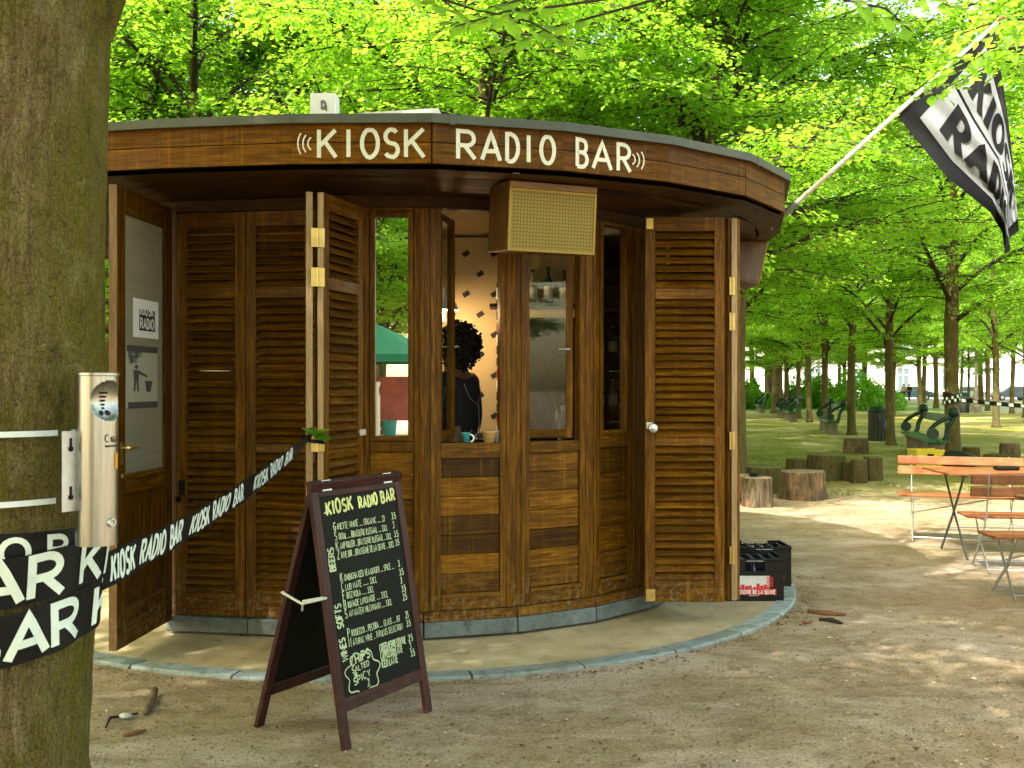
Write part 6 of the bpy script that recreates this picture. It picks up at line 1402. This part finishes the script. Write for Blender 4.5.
# second tape, tied round the tree behind the bench
t2 = thing('tape_line', 'black and white tape tied to the tree by the bench, running off right', 'tape', (9.35, 21.7, 1.2)); mb = MB(); q = V((9.35, 21.9, 0))
for z, tl in ((1.20, .05), (1.27, -.06)):
    K = 28; pts = []
    for i in range(K + 1): a = 2 * math.pi * i / K; pts += [q + V((.185 * math.cos(a), .185 * math.sin(a), z - .05 + tl * math.cos(a))), q + V((.185 * math.cos(a), .185 * math.sin(a), z + .05 + tl * math.cos(a)))]
    for i in range(K): mb.add([pts[2 * i], pts[2 * i + 2], pts[2 * i + 3], pts[2 * i + 1]], [(0, 1, 2, 3)], None, .5, 0)
a, b = q + V((.15, -.14, 1.2)), V((13.4, 18.5, 1.12)); K = 44
for i in range(K):
    p0, p1 = a.lerp(b, i / K), a.lerp(b, (i + 1) / K); s0 = .12 * 4 * (i / K) * (1 - i / K); s1 = .12 * 4 * ((i + 1) / K) * (1 - (i + 1) / K)
    mb.add([p0 + V((0, 0, -.045 - s0)), p1 + V((0, 0, -.045 - s1)), p1 + V((0, 0, .045 - s1)), p0 + V((0, 0, .045 - s0))], [(0, 1, 2, 3)], None, .5, 0)
    if i % 2 == 0: mb.add([p0 + V((.0, -.003, -.03 - s0)), p1 + V((-.03, -.003, -.03 - s1)), p1 + V((-.03, -.003, .03 - s1)), p0 + V((.0, -.003, .03 - s0))], [(0, 1, 2, 3)], None, .5, 1)
for i in range(9):
    an = R(-160 + i * 17); c = q + V((.19 * math.cos(an), .19 * math.sin(an), 1.2 + .05 * math.cos(an) + (.07 if i % 2 else 0))); tn = V((-math.sin(an), math.cos(an), 0))
    mb.add([c - tn * .02 - V((0, 0, .03)), c + tn * .02 - V((0, 0, .03)), c + tn * .02 + V((0, 0, .03)), c - tn * .02 + V((0, 0, .03))], [(0, 1, 2, 3)], None, .5, 1)
mb.build('ribbon', [M['tape_black'], M['tape_white']], t2)
# white cords strung between the trees over the roof
for pts, lab in (([(335, 90, 14), (388, 64, 13), (440, 34, 12), (470, 12, 11)], 'thin white cord rising to the right above the lettering, strung between trees'), ([(470, 26, 11.5), (500, 38, 12), (600, 66, 13), (680, 88, 13.6), (742, 108, 14)], 'thin white cord sloping down to the right over the kiosk roof, strung between trees')):
    mb = MB(); mb.tube([P(*p) for p in pts], .006, 6); tag(mb.build('cord', M['white_cord'], None, smooth=True), lab, 'cord')

# ------------------------------------------------------------------ small things on the ground
ng = np.random.default_rng(3); n = 15000; Y = 3.7 + 12.5 * ng.random(n) ** 1.7; X = (ng.random(n) * 1.25 - .62) * Y; d_ = np.hypot(X - KC.x, Y - KC.y); k = d_ > 3.0; X, Y = X[k], Y[k]; ra = ng.uniform(-1.2, 1.6, 1800); rr_ = 2.985 + abs(ng.normal(0, .07, 1800)); X = np.r_[X, KC.x + rr_ * np.sin(ra)]; Y = np.r_[Y, KC.y - rr_ * np.cos(ra)]; n = len(X)
fl_mat = leaf_mat('ground litter', (.26, .18, .08), (.14, .10, .04)); dirn = ng.normal(0, 1, (n, 3)); dirn[:, 2] *= .15; S = ng.uniform(.005, .020, n) * np.where(ng.random(n) < .06, 1.9, 1)
o = bpy.data.objects.new('leaf_litter', leaf_mesh('leaf_litter', np.c_[X, Y, np.full(n, .006)], dirn, np.array((0, 0, 1.)) + ng.normal(0, .25, (n, 3)), S, S * .6, ng.random(n), fl_mat)); put(o, None); tag(o, 'small dry leaf bits scattered over the sandy ground', 'leaf litter', kind='stuff')
mb = MB(); rg = random.Random(8); peb = []
for i in range(1500):
    y = 3.7 + 9 * rg.random() ** 1.6; x = (rg.random() * 1.2 - .6) * y
    if math.hypot(x - KC.x, y - KC.y) < 3.0: continue
    r_ = rg.uniform(.003, .010) * (1.8 if rg.random() < .05 else 1); c = V((x, y, r_ * .3)); vs = [c + V((math.cos(a) * r_ * rg.uniform(.8, 1.2), math.sin(a) * r_ * rg.uniform(.8, 1.2), 0)) for a in (0, 1.05, 2.1, 3.14, 4.2, 5.24)]; mb.add(vs + [c + V((rg.uniform(-.2, .2) * r_, 0, r_ * .7))], [(k_, (k_ + 1) % 6, 6) for k_ in range(6)], None, rg.random())
tag(mb.build('pebbles', flat_mat('pebbles', (.34, .30, .22), .9, var=.5, nscale=3), None, smooth=True), 'small pebbles scattered over the sandy ground', 'pebbles', kind='stuff')
# thin grass on the mossy ground
n = 26000; Y = 12.5 + 22 * ng.random(n) ** 1.5; X = (ng.random(n) * .5 + .12) * Y; pn = np.sin(X * 1.9 + 1.3 * np.sin(Y * .9)) * np.sin(Y * 1.4 + 1.1 * np.sin(X * 1.3)); k = (pn > .05) & (Y - .12 * X > 13.4); X, Y = X[k], Y[k]; n = len(X); dirn = np.c_[ng.normal(0, .5, n), ng.normal(0, .5, n), np.ones(n)]
o = bpy.data.objects.new('thin_grass', leaf_mesh('thin_grass', np.c_[X, Y, np.zeros(n)], dirn, ng.normal(0, 1, (n, 3)), ng.uniform(.02, .06, n), ng.uniform(.006, .014, n), ng.random(n) * .8, leaf_mat('thin grass', (.12, .15, .02), (.16, .22, .02)))); put(o, None); tag(o, 'thin short grass and moss under the trees', 'grass', kind='stuff')
def stick(pts, r_, label, mat='twig_bark', name='stick', group=None):
    mb = MB(); mb.tube(pts, r_, 7); o = mb.build(name, M[mat], None, smooth=True); tag(o, label, 'stick', group); return o
M['bark_chip'] = flat_mat('reddish bark', (.16, .075, .03), .9, var=.4)
def gl(px, py, z=.012): q = G(px, py); q.z = z; return q
stick([gl(808, 613), gl(826, 615), gl(846, 616)], [.014, .022, .008], 'reddish strip of bark lying on the sand right of the apron', 'bark_chip'); stick([gl(819, 621), gl(832, 622), gl(842, 625)], [.010, .018, .008], 'dark short chip of bark below the reddish strip', 'twig_bark'); stick([gl(803, 624), gl(808, 624), gl(812, 623)], [.008, .012, .006], 'small bark chip left of the dark one', 'bark_chip')
stick([gl(146, 716), gl(151, 706), gl(155, 696, .03)], [.012, .02, .016], 'short upright grey stick end left of the A-board', 'stump', 'stick'); stick([gl(106, 730), gl(110, 722, .02), gl(122, 719, .014), gl(138, 716)], [.005, .007, .007, .005], 'thin bent twig near the foot of the mossy trunk'); stick([gl(124, 738), gl(136, 735), gl(146, 733)], [.008, .010, .006], 'flat pale wood chip near the twigs at the left', 'bark_chip')
q = gl(125, 720); mb = MB(); mb.lathe([(.0, 0), (.028, .0), (.03, .008), (.015, .018), (0, .02)], 10, MX.Translation(q) @ MX.Diagonal((1, .7, 1, 1)), jit=lambda a, k: 1 + .2 * math.sin(3 * a)); tag(mb.build('stone', flat_mat('pale stone', (.45, .47, .42), .9), None, smooth=True), 'small pale flat stone beside the bent twig', 'stone')
